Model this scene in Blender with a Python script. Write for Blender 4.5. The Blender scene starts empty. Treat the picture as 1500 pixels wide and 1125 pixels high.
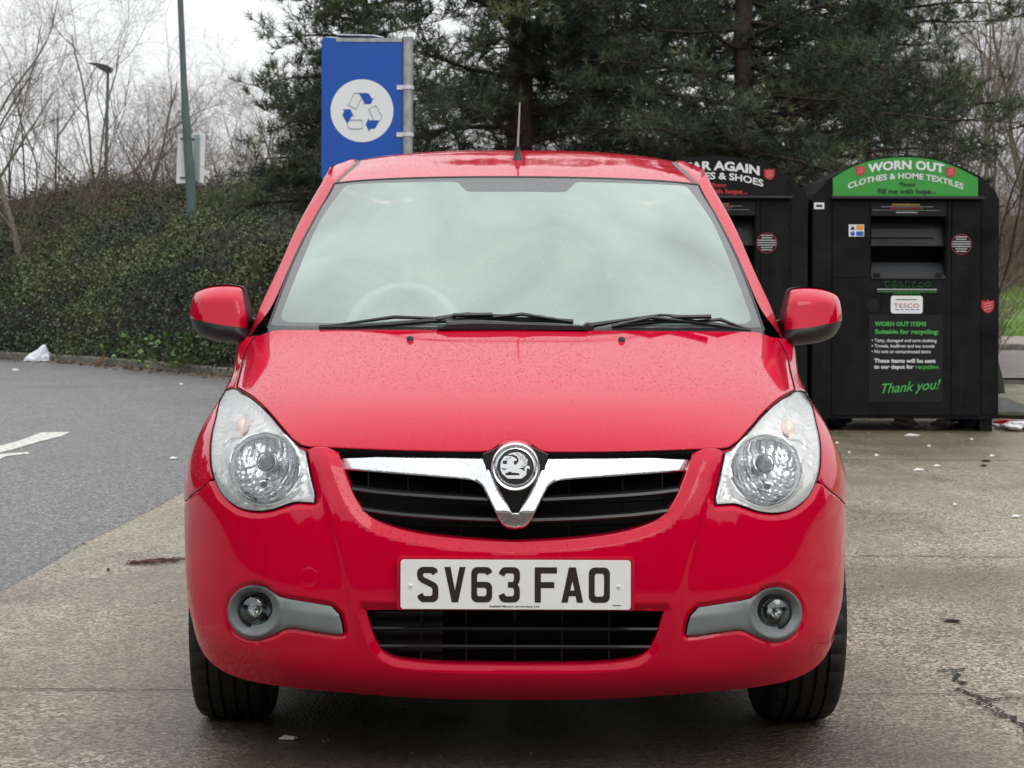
import bpy, bmesh, math, random
import numpy as np
from mathutils import Vector, Matrix
from mathutils.geometry import delaunay_2d_cdt
rnd = random.Random(7)
SC = bpy.context.scene
COL = SC.collection
F, CY, H, U0, V0 = 2800.0, -4.31, 1.127, 756.0, 418.0
def W(u, v, Y):
    """a point of the photograph at distance Y, in metres"""
    d = Y - CY
    return ((u - U0) * d / F, Y, H - (v - V0) * d / F)
# ---------------------------------------------------------------- materials
def newmat(name):
    m = bpy.data.materials.new(name); m.use_nodes = True
    nt = m.node_tree
    return m, nt, nt.nodes["Principled BSDF"]
def lk(nt, a, b): nt.links.new(a, b)
def nd(nt, t, **kw):
    n = nt.nodes.new(t)
    for k, v in kw.items():
        if k in n.inputs.keys(): n.inputs[k].default_value = v
        else: setattr(n, k, v)
    return n
def ramp(nt, src, stops):
    r = nt.nodes.new('ShaderNodeValToRGB')
    e = r.color_ramp.elements
    while len(e) < len(stops): e.new(0.5)
    for i, (p, c) in enumerate(stops):
        e[i].position = p
        e[i].color = (c, c, c, 1) if isinstance(c, (int, float)) else (c[0], c[1], c[2], 1)
    lk(nt, src, r.inputs[0]); return r.outputs[0]
def texco(nt, scale=(1, 1, 1), rot=(0, 0, 0)):
    t = nt.nodes.new('ShaderNodeTexCoord'); m = nt.nodes.new('ShaderNodeMapping')
    m.inputs['Scale'].default_value = scale; m.inputs['Rotation'].default_value = rot
    lk(nt, t.outputs['Object'], m.inputs[0]); return m.outputs[0]
def noise(nt, vec, scale, detail=4, rough=0.55, dist=0.0):
    n = nd(nt, 'ShaderNodeTexNoise'); n.inputs['Scale'].default_value = scale
    n.inputs['Detail'].default_value = detail; n.inputs['Roughness'].default_value = rough
    n.inputs['Distortion'].default_value = dist
    lk(nt, vec, n.inputs['Vector']); return n.outputs['Fac']
def mixc(nt, fac, a, b, mode='MIX'):
    m = nt.nodes.new('ShaderNodeMix'); m.data_type = 'RGBA'; m.blend_type = mode
    for s, x in ((m.inputs[0], fac), (m.inputs[6], a), (m.inputs[7], b)):
        if hasattr(x, 'node'): lk(nt, x, s)
        elif isinstance(x, (int, float)): s.default_value = x
        else: s.default_value = (x[0], x[1], x[2], 1)
    return m.outputs[2]
def mth(nt, op, a, b=0.0, c=0.0):
    m = nt.nodes.new('ShaderNodeMath'); m.operation = op
    for s, x in zip(m.inputs, (a, b, c)):
        if hasattr(x, 'node'): lk(nt, x, s)
        else: s.default_value = x
    return m.outputs[0]
def bump(nt, h, dist, strength=1.0, prev=None):
    b = nt.nodes.new('ShaderNodeBump'); b.inputs['Distance'].default_value = dist
    b.inputs['Strength'].default_value = strength
    lk(nt, h, b.inputs['Height'])
    if prev is not None: lk(nt, prev, b.inputs['Normal'])
    return b.outputs[0]
def simple(name, col, rough=0.5, metal=0.0, coat=0.0, spec=0.5, var=0.0, vscale=20, bmp=0.0, bscale=200):
    m, nt, p = newmat(name)
    p.inputs['Base Color'].default_value = (*col, 1)
    p.inputs['Roughness'].default_value = rough; p.inputs['Metallic'].default_value = metal
    p.inputs['Coat Weight'].default_value = coat; p.inputs['Coat Roughness'].default_value = 0.05
    p.inputs['Specular IOR Level'].default_value = spec
    if var or bmp:
        tc = texco(nt)
    if var:
        n = noise(nt, tc, vscale)
        lk(nt, ramp(nt, n, [(0.3, tuple(c * (1 - var) for c in col)), (0.7, tuple(min(1, c * (1 + var)) for c in col))]), p.inputs['Base Color'])
    if bmp:
        lk(nt, bump(nt, noise(nt, tc, bscale, 3), bmp), p.inputs['Normal'])
    return m
def drops(nt, scale, thresh):
    """sparse rain drops: small caps of voronoi cells, switched on by each cell's random colour"""
    tc = texco(nt)
    v = nt.nodes.new('ShaderNodeTexVoronoi'); v.inputs['Scale'].default_value = scale
    lk(nt, tc, v.inputs['Vector'])
    sep = nt.nodes.new('ShaderNodeSeparateColor'); lk(nt, v.outputs['Color'], sep.inputs[0])
    on = mth(nt, 'GREATER_THAN', sep.outputs[0], thresh)
    rad = mth(nt, 'MULTIPLY_ADD', sep.outputs[1], 0.22, 0.14)
    q = mth(nt, 'DIVIDE', v.outputs['Distance'], rad)
    cap = mth(nt, 'MAXIMUM', mth(nt, 'SUBTRACT', 1.0, mth(nt, 'MULTIPLY', q, q)), 0.0)
    return mth(nt, 'MULTIPLY', cap, on)
def paint():
    m, nt, p = newmat('red_paint')
    p.inputs['Base Color'].default_value = (0.50, 0.0, 0.024, 1)
    p.inputs['Roughness'].default_value = 0.42
    p.inputs['Specular IOR Level'].default_value = 0.0
    p.inputs['Coat Weight'].default_value = 1.0; p.inputs['Coat Roughness'].default_value = 0.035
    p.inputs['Coat IOR'].default_value = 1.40
    d1 = drops(nt, 150, 0.35); d2 = drops(nt, 480, 0.4)
    h = mth(nt, 'ADD', mth(nt, 'MULTIPLY', d1, 1.0), mth(nt, 'MULTIPLY', d2, 0.45))
    geo = nt.nodes.new('ShaderNodeNewGeometry'); sp = nt.nodes.new('ShaderNodeSeparateXYZ')
    lk(nt, geo.outputs['Normal'], sp.inputs[0])
    up = ramp(nt, sp.outputs[2], [(0.24, 0.0), (0.52, 1.0)])     # rain stays on surfaces that face up
    h = mth(nt, 'MULTIPLY', h, up)
    tc = texco(nt)
    b = bump(nt, h, 0.0026, 1.0)
    lk(nt, b, p.inputs['Coat Normal'])
    peel = bump(nt, noise(nt, tc, 60, 2), 0.0001)
    lk(nt, peel, p.inputs['Normal'])
    lk(nt, ramp(nt, noise(nt, tc, 6, 5), [(0.35, 0.03), (0.75, 0.07)]), p.inputs['Coat Roughness'])
    return m
def chrome():
    m, nt, p = newmat('chrome')
    p.inputs['Base Color'].default_value = (0.74, 0.755, 0.77, 1); p.inputs['Metallic'].default_value = 1.0
    tc = texco(nt)
    lk(nt, ramp(nt, noise(nt, tc, 160, 4), [(0.3, 0.10), (0.7, 0.34)]), p.inputs['Roughness'])
    lk(nt, bump(nt, noise(nt, tc, 500, 2), 0.00012, 0.5), p.inputs['Normal'])
    return m
def clear(name, tint, fac_min=0.04, rough=0.02, haze=None, hazefac=0.0, bmp=True):
    """thin clear cover: see-through, mirror-like at grazing angles, optional water film with mottled reflections painted in"""
    m, nt, p = newmat(name); nt.nodes.remove(p)
    out = nt.nodes['Material Output']
    tr = nd(nt, 'ShaderNodeBsdfTransparent'); tr.inputs[0].default_value = (*tint, 1)
    gl = nd(nt, 'ShaderNodeBsdfAnisotropic' if False else 'ShaderNodeBsdfGlossy'); gl.inputs['Roughness'].default_value = rough
    fr = nd(nt, 'ShaderNodeFresnel'); fr.inputs['IOR'].default_value = 1.5
    if bmp:
        n = bump(nt, drops(nt, 150, 0.55), 0.0012, 0.8)
        lk(nt, n, gl.inputs['Normal'])
    base = tr.outputs[0]
    if haze:
        df = nd(nt, 'ShaderNodeBsdfDiffuse'); df.inputs[0].default_value = (*haze, 1)
        tl = nd(nt, 'ShaderNodeBsdfTranslucent'); tl.inputs[0].default_value = (*haze, 1)
        mx0 = nt.nodes.new('ShaderNodeMixShader'); mx0.inputs[0].default_value = 0.3
        lk(nt, df.outputs[0], mx0.inputs[1]); lk(nt, tl.outputs[0], mx0.inputs[2])
        mx = nt.nodes.new('ShaderNodeMixShader')
        tc = texco(nt)
        f = ramp(nt, noise(nt, texco(nt, (1, .5, .8)), 2.6, 4, 0.5, .6), [(0.3, max(0, hazefac - 0.14)), (0.72, min(1, hazefac + 0.16))])  # uneven film density also paints mottled tree reflections on the glass
        spk = mth(nt, 'MULTIPLY', mth(nt, 'GREATER_THAN', drops(nt, 190, 0.94), 0.25), 0.28)
        lk(nt, mth(nt, 'MINIMUM', mth(nt, 'ADD', f, spk), 1.0), mx.inputs[0])
        lk(nt, base, mx.inputs[1]); lk(nt, mx0.outputs[0], mx.inputs[2]); base = mx.outputs[0]
    mx2 = nt.nodes.new('ShaderNodeMixShader')
    f2 = mth(nt, 'ADD', mth(nt, 'MULTIPLY', fr.outputs[0], 1.35), fac_min)
    lk(nt, mth(nt, 'MINIMUM', f2, 1.0), mx2.inputs[0])
    lk(nt, base, mx2.inputs[1]); lk(nt, gl.outputs[0], mx2.inputs[2])
    lk(nt, mx2.outputs[0], out.inputs[0])
    return m
M = {}
# ---------------------------------------------------------------- object helpers
def tag(o, label=None, cat=None, group=None, kind=None):
    if label: o['label'] = label
    if cat: o['category'] = cat
    if group: o['group'] = group
    if kind: o['kind'] = kind
    return o
def empty(name, loc=(0, 0, 0), rz=0.0):
    o = bpy.data.objects.new(name, None); COL.objects.link(o)
    o.location = loc; o.rotation_euler = (0, 0, rz); o.empty_display_size = 0.2
    return o
def mk(name, V, Fc, mat, parent=None, smooth=True, normals=None, mi=None, angle=None):
    me = bpy.data.meshes.new(name)
    me.from_pydata([tuple(map(float, v)) for v in V], [], [tuple(map(int, f)) for f in Fc])
    mats = mat if isinstance(mat, (list, tuple)) else [mat]
    for m in mats: me.materials.append(m)
    if mi is not None: me.polygons.foreach_set('material_index', np.asarray(mi, dtype=np.int32))
    if smooth: me.polygons.foreach_set('use_smooth', np.ones(len(me.polygons), dtype=bool))
    me.update()
    if angle is not None and hasattr(me, 'set_sharp_from_angle'):
        me.set_sharp_from_angle(angle=math.radians(angle))
    if normals is not None:
        me.normals_split_custom_set_from_vertices([tuple(n) for n in normals])
    o = bpy.data.objects.new(name, me); COL.objects.link(o)
    if parent is not None:
        o.parent = parent
        if parent.type == 'EMPTY' and parent.get('worldkids'):
            o.location = -Vector(parent.location)
    return o
class MB:
    """collects shapes in world metres and makes one mesh of them"""
    def __init__(s): s.v = []; s.f = []
    def add(s, V, Fc):
        n = len(s.v); s.v.extend(V); s.f.extend([tuple(i + n for i in f) for f in Fc]); return s
    def box(s, a, b, bev=0.0):
        x0, y0, z0 = a; x1, y1, z1 = b
        if bev <= 0:
            V = [(x, y, z) for z in (z0, z1) for y in (y0, y1) for x in (x0, x1)]
            return s.add(V, [(0, 2, 3, 1), (4, 5, 7, 6), (0, 1, 5, 4), (2, 6, 7, 3), (0, 4, 6, 2), (1, 3, 7, 5)])
        bm = bmesh.new(); bmesh.ops.create_cube(bm, size=1)
        for v in bm.verts:
            v.co = Vector(((x0 + x1) / 2 + v.co.x * (x1 - x0), (y0 + y1) / 2 + v.co.y * (y1 - y0), (z0 + z1) / 2 + v.co.z * (z1 - z0)))
        bmesh.ops.bevel(bm, geom=bm.edges[:] + bm.verts[:], offset=bev, segments=2, affect='EDGES', profile=0.5)
        bm.verts.index_update()
        s.add([tuple(v.co) for v in bm.verts], [tuple(v.index for v in f.verts) for f in bm.faces]); bm.free(); return s
    def tube(s, pts, rad, n=8, cap=True, flat=1.0, up=(0, 0, 1)):
        pts = [Vector(p) for p in pts]
        rad = [rad] * len(pts) if isinstance(rad, (int, float)) else rad
        base = len(s.v)
        for i, p in enumerate(pts):
            d = (pts[min(i + 1, len(pts) - 1)] - pts[max(i - 1, 0)]).normalized()
            u = Vector(up)
            if abs(d.dot(u)) > 0.98: u = Vector((1, 0, 0))
            a = d.cross(u).normalized(); b = a.cross(d).normalized()
            for k in range(n):
                t = 2 * math.pi * k / n
                s.v.append(tuple(p + a * math.cos(t) * rad[i] + b * math.sin(t) * rad[i] * flat))
        for i in range(len(pts) - 1):
            for k in range(n):
                k2 = (k + 1) % n
                s.f.append((base + i * n + k, base + i * n + k2, base + (i + 1) * n + k2, base + (i + 1) * n + k))
        if cap:
            s.f.append(tuple(base + k for k in range(n))[::-1])
            s.f.append(tuple(base + (len(pts) - 1) * n + k for k in range(n)))
        return s
    def lathe(s, prof, c, axis='Y', n=32):
        """profile (r, h) turned about an axis through c"""
        base = len(s.v); c = Vector(c)
        for (r, h) in prof:
            for k in range(n):
                t = 2 * math.pi * k / n; a, b = r * math.cos(t), r * math.sin(t)
                q = {'Y': (a, h, b), 'X': (h, a, b), 'Z': (a, b, h)}[axis]
                s.v.append(tuple(c + Vector(q)))
        for i in range(len(prof) - 1):
            for k in range(n):
                k2 = (k + 1) % n
                s.f.append((base + i * n + k, base + i * n + k2, base + (i + 1) * n + k2, base + (i + 1) * n + k))
        return s
    def prism(s, poly, y0, y1):
        """outline in X, Z pushed through from y0 to y1"""
        n = len(poly); b = len(s.v)
        s.v += [(x, y0, z) for x, z in poly] + [(x, y1, z) for x, z in poly]
        s.f.append(tuple(range(b, b + n))); s.f.append(tuple(range(b + n, b + 2 * n))[::-1])
        for i in range(n):
            j = (i + 1) % n; s.f.append((b + i, b + n + i, b + n + j, b + j))
        return s
    def build(s, name, mat, parent=None, smooth=False, angle=35):
        bm = bmesh.new(); me = bpy.data.meshes.new('t')
        me.from_pydata(s.v, [], s.f); bm.from_mesh(me); bpy.data.meshes.remove(me)
        bmesh.ops.recalc_face_normals(bm, faces=bm.faces[:])
        V = [tuple(v.co) for v in bm.verts]; Fc = [tuple(v.index for v in f.verts) for f in bm.faces]; bm.free()
        return mk(name, V, Fc, mat, parent, smooth=smooth, angle=angle if smooth else None)
def cat_rom(P, step=3.0, closed=True):
    """smooth outline through points; a point with a third item is a corner"""
    n = len(P); out = []
    segs = n if closed else n - 1
    for i in range(segs):
        p0, p1, p2, p3 = P[(i - 1) % n], P[i], P[(i + 1) % n], P[(i + 2) % n]
        if not closed:
            p0 = P[max(i - 1, 0)]; p3 = P[min(i + 2, n - 1)]
        a, b = np.array(p1[:2], float), np.array(p2[:2], float)
        m1 = (b - np.array(p0[:2], float)) / 2 if len(p1) < 3 else (b - a)
        m2 = (np.array(p3[:2], float) - a) / 2 if len(p2) < 3 else (b - a)
        L = np.linalg.norm(b - a)
        for m_ in (m1, m2):
            q = np.linalg.norm(m_)
            if q > L: m_ *= L / q
        k = max(1, int(round(L / step)))
        for j in range(k):
            t = j / k
            h = ((2*t**3-3*t*t+1)*a + (t**3-2*t*t+t)*m1 + (-2*t**3+3*t*t)*b + (t**3-t*t)*m2)
            out.append(h)
    if not closed: out.append(np.array(P[-1][:2], float))
    return np.array(out)
def inpoly(P, poly):
    P = np.atleast_2d(P); x, y = P[:, 0], P[:, 1]; r = np.zeros(len(P), bool)
    q = np.asarray(poly); x1, y1 = q[:, 0], q[:, 1]; x2, y2 = np.roll(x1, -1), np.roll(y1, -1)
    for a, b, c, d in zip(x1, y1, x2, y2):
        if b == d: continue
        m = ((b > y) != (d > y)) & (x < (c - a) * (y - b) / (d - b) + a)
        r ^= m
    return r
from mathutils.kdtree import KDTree
_KD = {}
def pdist(P, poly, closed=True):
    """distance of points to a polyline (nearest vertex, then its two segments)"""
    P = np.atleast_2d(P); q = np.asarray(poly, float); k3 = q.shape[1] == 3
    key = (q.tobytes(), closed)
    if key not in _KD:
        t = KDTree(len(q))
        for i, p in enumerate(q): t.insert((p[0], p[1], p[2] if k3 else 0.0), i)
        t.balance(); _KD[key] = t
    t = _KD[key]; out = np.full(len(P), 9.0); act = np.arange(len(P))
    if k3 and len(P) > 300:
        c = (q.min(0) + q.max(0)) / 2; h = (q.max(0) - q.min(0)) / 2 + .05
        act = np.nonzero((np.abs(P - c) < h).all(1))[0]
    if not len(act): return out
    A = P[act]; f = t.find
    if k3: idx = np.array([f(p)[1] for p in A.tolist()])
    else: idx = np.array([f((p[0], p[1], 0.0))[1] for p in A.tolist()])
    n = len(q); best = np.full(len(A), 1e9)
    for o in (-1, 0):
        i0 = idx + o; i1 = i0 + 1
        if closed: i0 = i0 % n; i1 = i1 % n
        else: i0 = np.clip(i0, 0, n - 1); i1 = np.clip(i1, 0, n - 1)
        a = q[i0]; ab = q[i1] - a; d = A - a
        tt = np.clip((d * ab).sum(1) / ((ab * ab).sum(1) + 1e-12), 0, 1)
        d = d - tt[:, None] * ab
        best = np.minimum(best, (d * d).sum(1))
    out[act] = np.sqrt(best); return out
def text2d(body, size, bold=0.0, shear=0.0, space=1.0, align='CENTER', font=None):
    c = bpy.data.curves.new('t', 'FONT'); c.body = body; c.size = size; c.offset = bold; c.shear = shear
    c.space_character = space; c.align_x = align; c.resolution_u = 3
    o = bpy.data.objects.new('t', c); COL.objects.link(o); bpy.context.view_layer.update()
    m = o.to_mesh()
    V = [tuple(v.co[:2]) for v in m.vertices]; Fc = [tuple(p.vertices) for p in m.polygons]
    o.to_mesh_clear(); bpy.data.objects.remove(o); bpy.data.curves.remove(c)
    return np.array(V), Fc
def cdt(pts, edges=[]):
    r = delaunay_2d_cdt([Vector((float(p[0]), float(p[1]))) for p in pts], edges, [], 0, 1e-6)
    return np.array([tuple(v) for v in r[0]]), [tuple(f) for f in r[2]]
def flatpoly(poly, holes=(), grid=None):
    """triangulated flat outline with holes"""
    pts = []; ed = []
    for q in [poly] + list(holes):
        n = len(pts); pts += [tuple(p) for p in q]; ed += [(n + i, n + (i + 1) % len(q)) for i in range(len(q))]
    if grid:
        q = np.array(poly); a, b = q.min(0), q.max(0)
        g = np.array([(x, y) for x in np.arange(a[0], b[0], grid) for y in np.arange(a[1], b[1], grid)])
        g = g[inpoly(g, poly) & (pdist(g, poly) > grid * .5)]
        pts += [tuple(p) for p in g]
    V, Fc = cdt(pts, ed)
    c = np.array([V[list(f)].mean(0) for f in Fc]); k = inpoly(c, poly)
    for h in holes: k &= ~inpoly(c, h)
    return V, [f for f, o in zip(Fc, k) if o]
# ================================================================ smooth surfaces from a net of points
def Bw(t):
    return np.stack([(1-t)**3, 3*t**3-6*t*t+4, -3*t**3+3*t*t+3*t+1, t**3], -1) / 6.0
class Surf:
    """uniform cubic B-spline sheet; s runs outward from the car's middle plane, t runs upward"""
    def __init__(self, T, mirror=True, iters=4):
        self.T = np.array(T, float); self.mir = mirror
        self.nr, self.nc = self.T.shape[:2]
        self.C = self.T.copy()
        S, Tt = np.meshgrid(np.arange(self.nc, dtype=float), np.arange(self.nr, dtype=float))
        for _ in range(iters):
            self._pad(); R = self.T - self(S.ravel(), Tt.ravel()).reshape(self.T.shape)
            self.C += R
        self._pad()
        g1 = np.arange(0, self.nc - 1 + 1e-6, 0.05); g2 = np.arange(0, self.nr - 1 + 1e-6, 0.05)
        A, B = np.meshgrid(g1, g2); self.gs, self.gt = A.ravel(), B.ravel()
        P = self(self.gs, self.gt); self.gpx = self.px(P)
        N = self.normal(self.gs, self.gt)
        view = P - np.array([0, CY, H])
        self.vis = np.einsum('ij,ij->i', N, view) < 0
    def _pad(self):
        C = self.C
        top = 2*C[-1:] - C[-2:-1]; bot = 2*C[:1] - C[1:2]
        C = np.concatenate([bot, C, top], 0)
        if self.mir:
            l = C[:, 1:2].copy(); l[..., 0] *= -1
        else: l = 2*C[:, :1] - C[:, 1:2]
        r = 2*C[:, -1:] - C[:, -2:-1]
        self.P = np.concatenate([l, C, r], 1)
    def __call__(self, s, t):
        s = np.asarray(s, float); t = np.asarray(t, float)
        sg = np.sign(s) if self.mir else np.ones_like(s)
        sa = np.abs(s) if self.mir else s
        sa = np.clip(sa, 0, self.nc - 1); t = np.clip(t, 0, self.nr - 1)
        i = np.minimum(sa.astype(int), self.nc - 2); j = np.minimum(t.astype(int), self.nr - 2)
        ws = Bw(sa - i); wt = Bw(t - j)
        out = np.zeros((len(sa), 3))
        for a in range(4):
            for b in range(4):
                out += self.P[j + b, i + a] * (ws[:, a] * wt[:, b])[:, None]
        out[:, 0] *= np.where(sg < 0, -1, 1)
        return out
    def normal(self, s, t, fn=None, e=0.01):
        fn = fn or self
        s1 = s + e; s0 = s - e
        if not self.mir: s1 = np.minimum(s1, self.nc-1); s0 = np.maximum(s0, 0)
        else: s1 = np.clip(s1, -(self.nc-1), self.nc-1); s0 = np.clip(s0, -(self.nc-1), self.nc-1)
        t1 = np.minimum(t + e, self.nr - 1); t0 = np.maximum(t - e, 0)
        a = fn(s1, t) - fn(s0, t); b = fn(s, t1) - fn(s, t0)
        n = np.cross(a, b); return n / (np.linalg.norm(n, axis=1)[:, None] + 1e-12)
    def px(self, P):
        d = P[:, 1] - CY
        return np.stack([P[:, 0] * F / d, V0 - (P[:, 2] - H) * F / d], -1)      # measured from the middle of the car
    def inv(self, Q):
        """surface coordinates under outline points given in photo units from the car's middle"""
        Q = np.atleast_2d(np.array(Q, float)); sg = np.where(Q[:, 0] < 0, -1, 1) if self.mir else np.ones(len(Q))
        Qa = Q.copy()
        if self.mir: Qa[:, 0] = np.abs(Qa[:, 0])
        gp = self.gpx[self.vis]; S = self.gs[self.vis]; T = self.gt[self.vis]
        st = np.zeros((len(Q), 2))
        for k, q in enumerate(Qa):
            i = np.argmin(((gp - q) ** 2).sum(1)); st[k] = S[i], T[i]
        best = st.copy(); be = ((self.px(self(st[:, 0], st[:, 1])) - Qa) ** 2).sum(1)
        e = 1e-3; lim = np.array([self.nc - 1, self.nr - 1.0])
        for _ in range(6):
            p = self.px(self(st[:, 0], st[:, 1])); r = Qa - p
            a = (self.px(self(st[:, 0] + e, st[:, 1])) - p) / e; b = (self.px(self(st[:, 0], st[:, 1] + e)) - p) / e
            det = a[:, 0]*b[:, 1] - a[:, 1]*b[:, 0]; det = np.where(np.abs(det) < 50, np.sign(det + 1e-9)*50, det)
            ds = (r[:, 0]*b[:, 1] - r[:, 1]*b[:, 0]) / det; dt = (a[:, 0]*r[:, 1] - a[:, 1]*r[:, 0]) / det
            st = np.clip(st + np.clip(np.stack([ds, dt], -1), -0.1, 0.1), [0, 0], lim)
            er = ((self.px(self(st[:, 0], st[:, 1])) - Qa) ** 2).sum(1)
            m = er < be; best[m] = st[m]; be[m] = er[m]
        best[:, 0] *= sg
        return best
def rows(R):
    out = []
    for r in R:
        q = []
        for p in r:
            if len(p) == 4: q.append(p[:3])                    # x, y, z given outright
            else:
                d = p[2] - CY; q.append((p[0]*d/F, p[2], H - (p[1]-V0)*d/F))
        out.append(q)
    return out
FRONT = rows([
 [(0,1025,.075),(110,1024,.075),(215,1018,.085),(300,1011,.115),(360,1004,.165),(405,994,.22),(436,979,.27),(455,960,.315),(466,938,.35)],
 [(0,1000,.020),(110,999,.022),(218,994,.035),(306,986,.070),(368,975,.125),(414,960,.19),(445,943,.25),(464,925,.305),(474,905,.365)],
 [(0,950,.000),(112,949,.003),(222,946,.018),(312,941,.055),(375,933,.11),(421,923,.18),(452,911,.255),(470,897,.325),(479,880,.39)],
 [(0,880,-.005),(113,880,.0),(224,878,.016),(316,874,.052),(380,869,.11),(426,863,.185),(457,857,.27),(475,850,.345),(482,842,.415)],
 [(0,810,.005),(115,810,.010),(228,809,.029),(322,806,.070),(385,803,.130),(430,799,.205),(460,795,.30),(477,790,.385),(484,781,.465)],
 [(0,745,.022),(116,745,.027),(230,744,.050),(325,742,.095),(388,739,.155),(433,735,.235),(462,730,.33),(479,722,.44),(485,714,.56)],
 [(0,700,.045),(116,700,.050),(231,700,.077),(325,698,.125),(388,694,.19),(431,688,.28),(460,681,.39),(476,677,.52),(482,683,.70)],
 [(0,661,.078),(115,661,.084),(229,660,.115),(318,657,.170),(378,650,.25),(420,643,.35),(448,637,.47),(465,640,.62),(472,678,.85)],
 [(0,600,.225),(110,600,.232),(220,600,.265),(306,600,.325),(365,599,.41),(404,598,.50),(430,600,.62),(449,613,.77),(459,705,.98)],
 [(0,545,.500),(105,545,.507),(210,546,.532),(294,548,.58),(352,550,.645),(391,554,.735),(417,566,.84),(436,605,.98),(449,760,1.04)],
 [(0,505,.755),(100,505,.762),(200,506,.785),(281,508,.83),(339,510,.88),(379,514,.955),(403,531,1.02),(421,585,1.07),(434,820,1.07)],
 [(0,484,.905),(98,484,.912),(196,484,.935),(274,484.5,.975),(330,485,1.02),(362,486.5,1.055),(393,496,1.12),(414,545,1.16),(.835,1.17,.30,0)],
])
# ================================================================ the car's front sheet, cut into panels
def mir(P): return [(-p[0],) + tuple(p[1:]) for p in P][::-1]
def full(P): return P + [p for p in mir(P) if abs(p[0]) > 1e-6]
BON = [(0,645),(9,645.6),(17,648),(25,652.3),(32,657.3),(38.5,660.8),(47,662.2),(75,662.4),(130,661.8),(200,660),(262,657.5),(303,656),(315,653,1),(328,643),
       (344,625),(360,606),(376,590),(392,578),(409,569,1),(405,552),(402,540),(398,522),(389,503),(377,490),(364,483,1)]
HEADL = [(410,570.5,1),(419,571),(426,574),(431,582),(435,592),(440,614),(446,640),(448,664),(446,690),(438,714),(426,731),(406,745),
         (381,750),(357,747.5),(338,741),(322,736.5),(306,737),(295,737.5,1),(294,726),(300,700),(305,676),(308,659.5,1),(317,655.5),(329,645),(345,627),(361,608),(377,592),(393,580)]
GRI = [(0,794),(35,792),(90,789),(148,781),(190,769),(215,756),(233,735),(248,702),(255,680),(260,664,1),(262,650,1),(0,630,1)]
GRI = [(0,794),(35,792.5),(90,788.5),(148,780.5),(191,768.5),(216,755),(234,732),(248,700),(256,678),(260.5,661,1),(261,652,1)]
INT = [(0,976),(110,974),(170,968),(191,959),(203,944),(212,920),(218,902),(220,894,1),(0,893,1)]
INT = [(0,976),(110,974.5),(168,968.5),(190,959.5),(203,944),(212,920),(219,895,1)]
_fr = 41.0
FOG = [(251,905,1),(256,901),(266,895),(266.5,889.6,1),(300,884),(334,878.5),(352,873)]
FOG = [(250.5,925),(252,915),(256,901,1),(268,889,1),(304,883),(336,877.5),(352,872),(363,863.5)]
cx, cyy = 383.0, 899.0
for k in range(-48, 229, 12):
    t = math.radians(k - 90 + 0)
FOGC = (383.0, 899.0)
ang = [math.radians(a) for a in range(-108, 133, 12)]
FOG += [(FOGC[0] + 40*math.sin(a), FOGC[1] - 41*math.cos(a)) for a in [math.radians(d) for d in range(-22, 203, 15)]]
FOG += [(353,931),(341,924.5),(325,921.5),(300,925),(268,930,1),(255,931),(250.5,929)]
SEAM = [(444,703),(453,710),(461,717),(474,727),(484,737)]
car = empty('parked_car', (0, 0.70, 0)); car['worldkids'] = 1
tag(car, 'small bright red hatchback with raindrops on its paint, facing the camera', 'car')
M['paint'] = paint(); M['chrome'] = chrome()
M['gap'] = simple('dark_gap', (0.006, 0.006, 0.007), 0.9, spec=0.1)
M['blk'] = simple('black_trim', (0.012, 0.012, 0.013), 0.38, var=.3, vscale=60, bmp=0.0004, bscale=900)
M['blkmat'] = simple('black_matt', (0.008, 0.008, 0.008), 0.85, spec=0.15)
M['blkglossy'] = simple('black_gloss', (0.012, 0.013, 0.014), 0.16, coat=0.3)
M['grey'] = simple('grey_trim', (0.15, 0.165, 0.165), 0.42, bmp=0.0002, bscale=1200, var=.12, vscale=8)
M['white'] = simple('plate_white', (0.80, 0.81, 0.80), 0.32, var=.03, vscale=30, bmp=0.0002, bscale=800)
M['ink'] = simple('plate_black', (0.022, 0.015, 0.012), 0.45)
S = Surf(FRONT)
def st_closed(st): return np.asarray(st)
def sm(P, closed=True, step=2.6): return cat_rom(P, step, closed)
bonR = sm(BON, False); bon_px = np.concatenate([bonR, (bonR * [-1, 1])[::-1][:-1]])
st_bR = S.inv(bonR)
st_bon = np.concatenate([st_bR, [[st_bR[-1, 0], 12.0]], [[-st_bR[-1, 0], 12.0]], (st_bR * [-1, 1])[::-1][:-1]])
headR = sm(HEADL); st_hR = S.inv(headR)
griR = sm(GRI, False); gri_px = np.concatenate([(griR * [-1, 1])[::-1][:-1], griR]); st_gri = S.inv(gri_px)
intR = sm(INT, False); int_px = np.concatenate([intR, [[200,894.5],[150,894],[100,893.5],[50,893.5],[0,893.5],[-50,893.5],[-100,893.5],[-150,894],[-200,894.5]], (intR * [-1, 1])[::-1][:-1]])
st_int = S.inv(int_px)
fogR = sm(FOG); st_fR = S.inv(fogR)
seamR = sm(SEAM, False); st_sR = S.inv(seamR)
st_sR = np.concatenate([st_sR, [[min(8, st_sR[-1, 0] + .4), st_sR[-1, 1] - .05], [8.0, st_sR[-1, 1] - .1]]])
towc = np.array([(302 + 13*math.cos(a), 846 + 14*math.sin(a)) for a in np.linspace(0, 2*math.pi, 32)[:-1]]) * [-1, 1]
tow_right = None
def neg(st): return st * [-1, 1]
def offs(P, closed, ds):
    P = np.asarray(P); A = np.roll(P, 1, 0); B = np.roll(P, -1, 0)
    if not closed: A[0] = P[0]; B[-1] = P[-1]
    t = B - A; n = np.stack([t[:, 1], -t[:, 0]], -1); n /= np.linalg.norm(n, axis=1)[:, None] + 1e-9
    return np.concatenate([P + n * d for d in ds])
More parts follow.
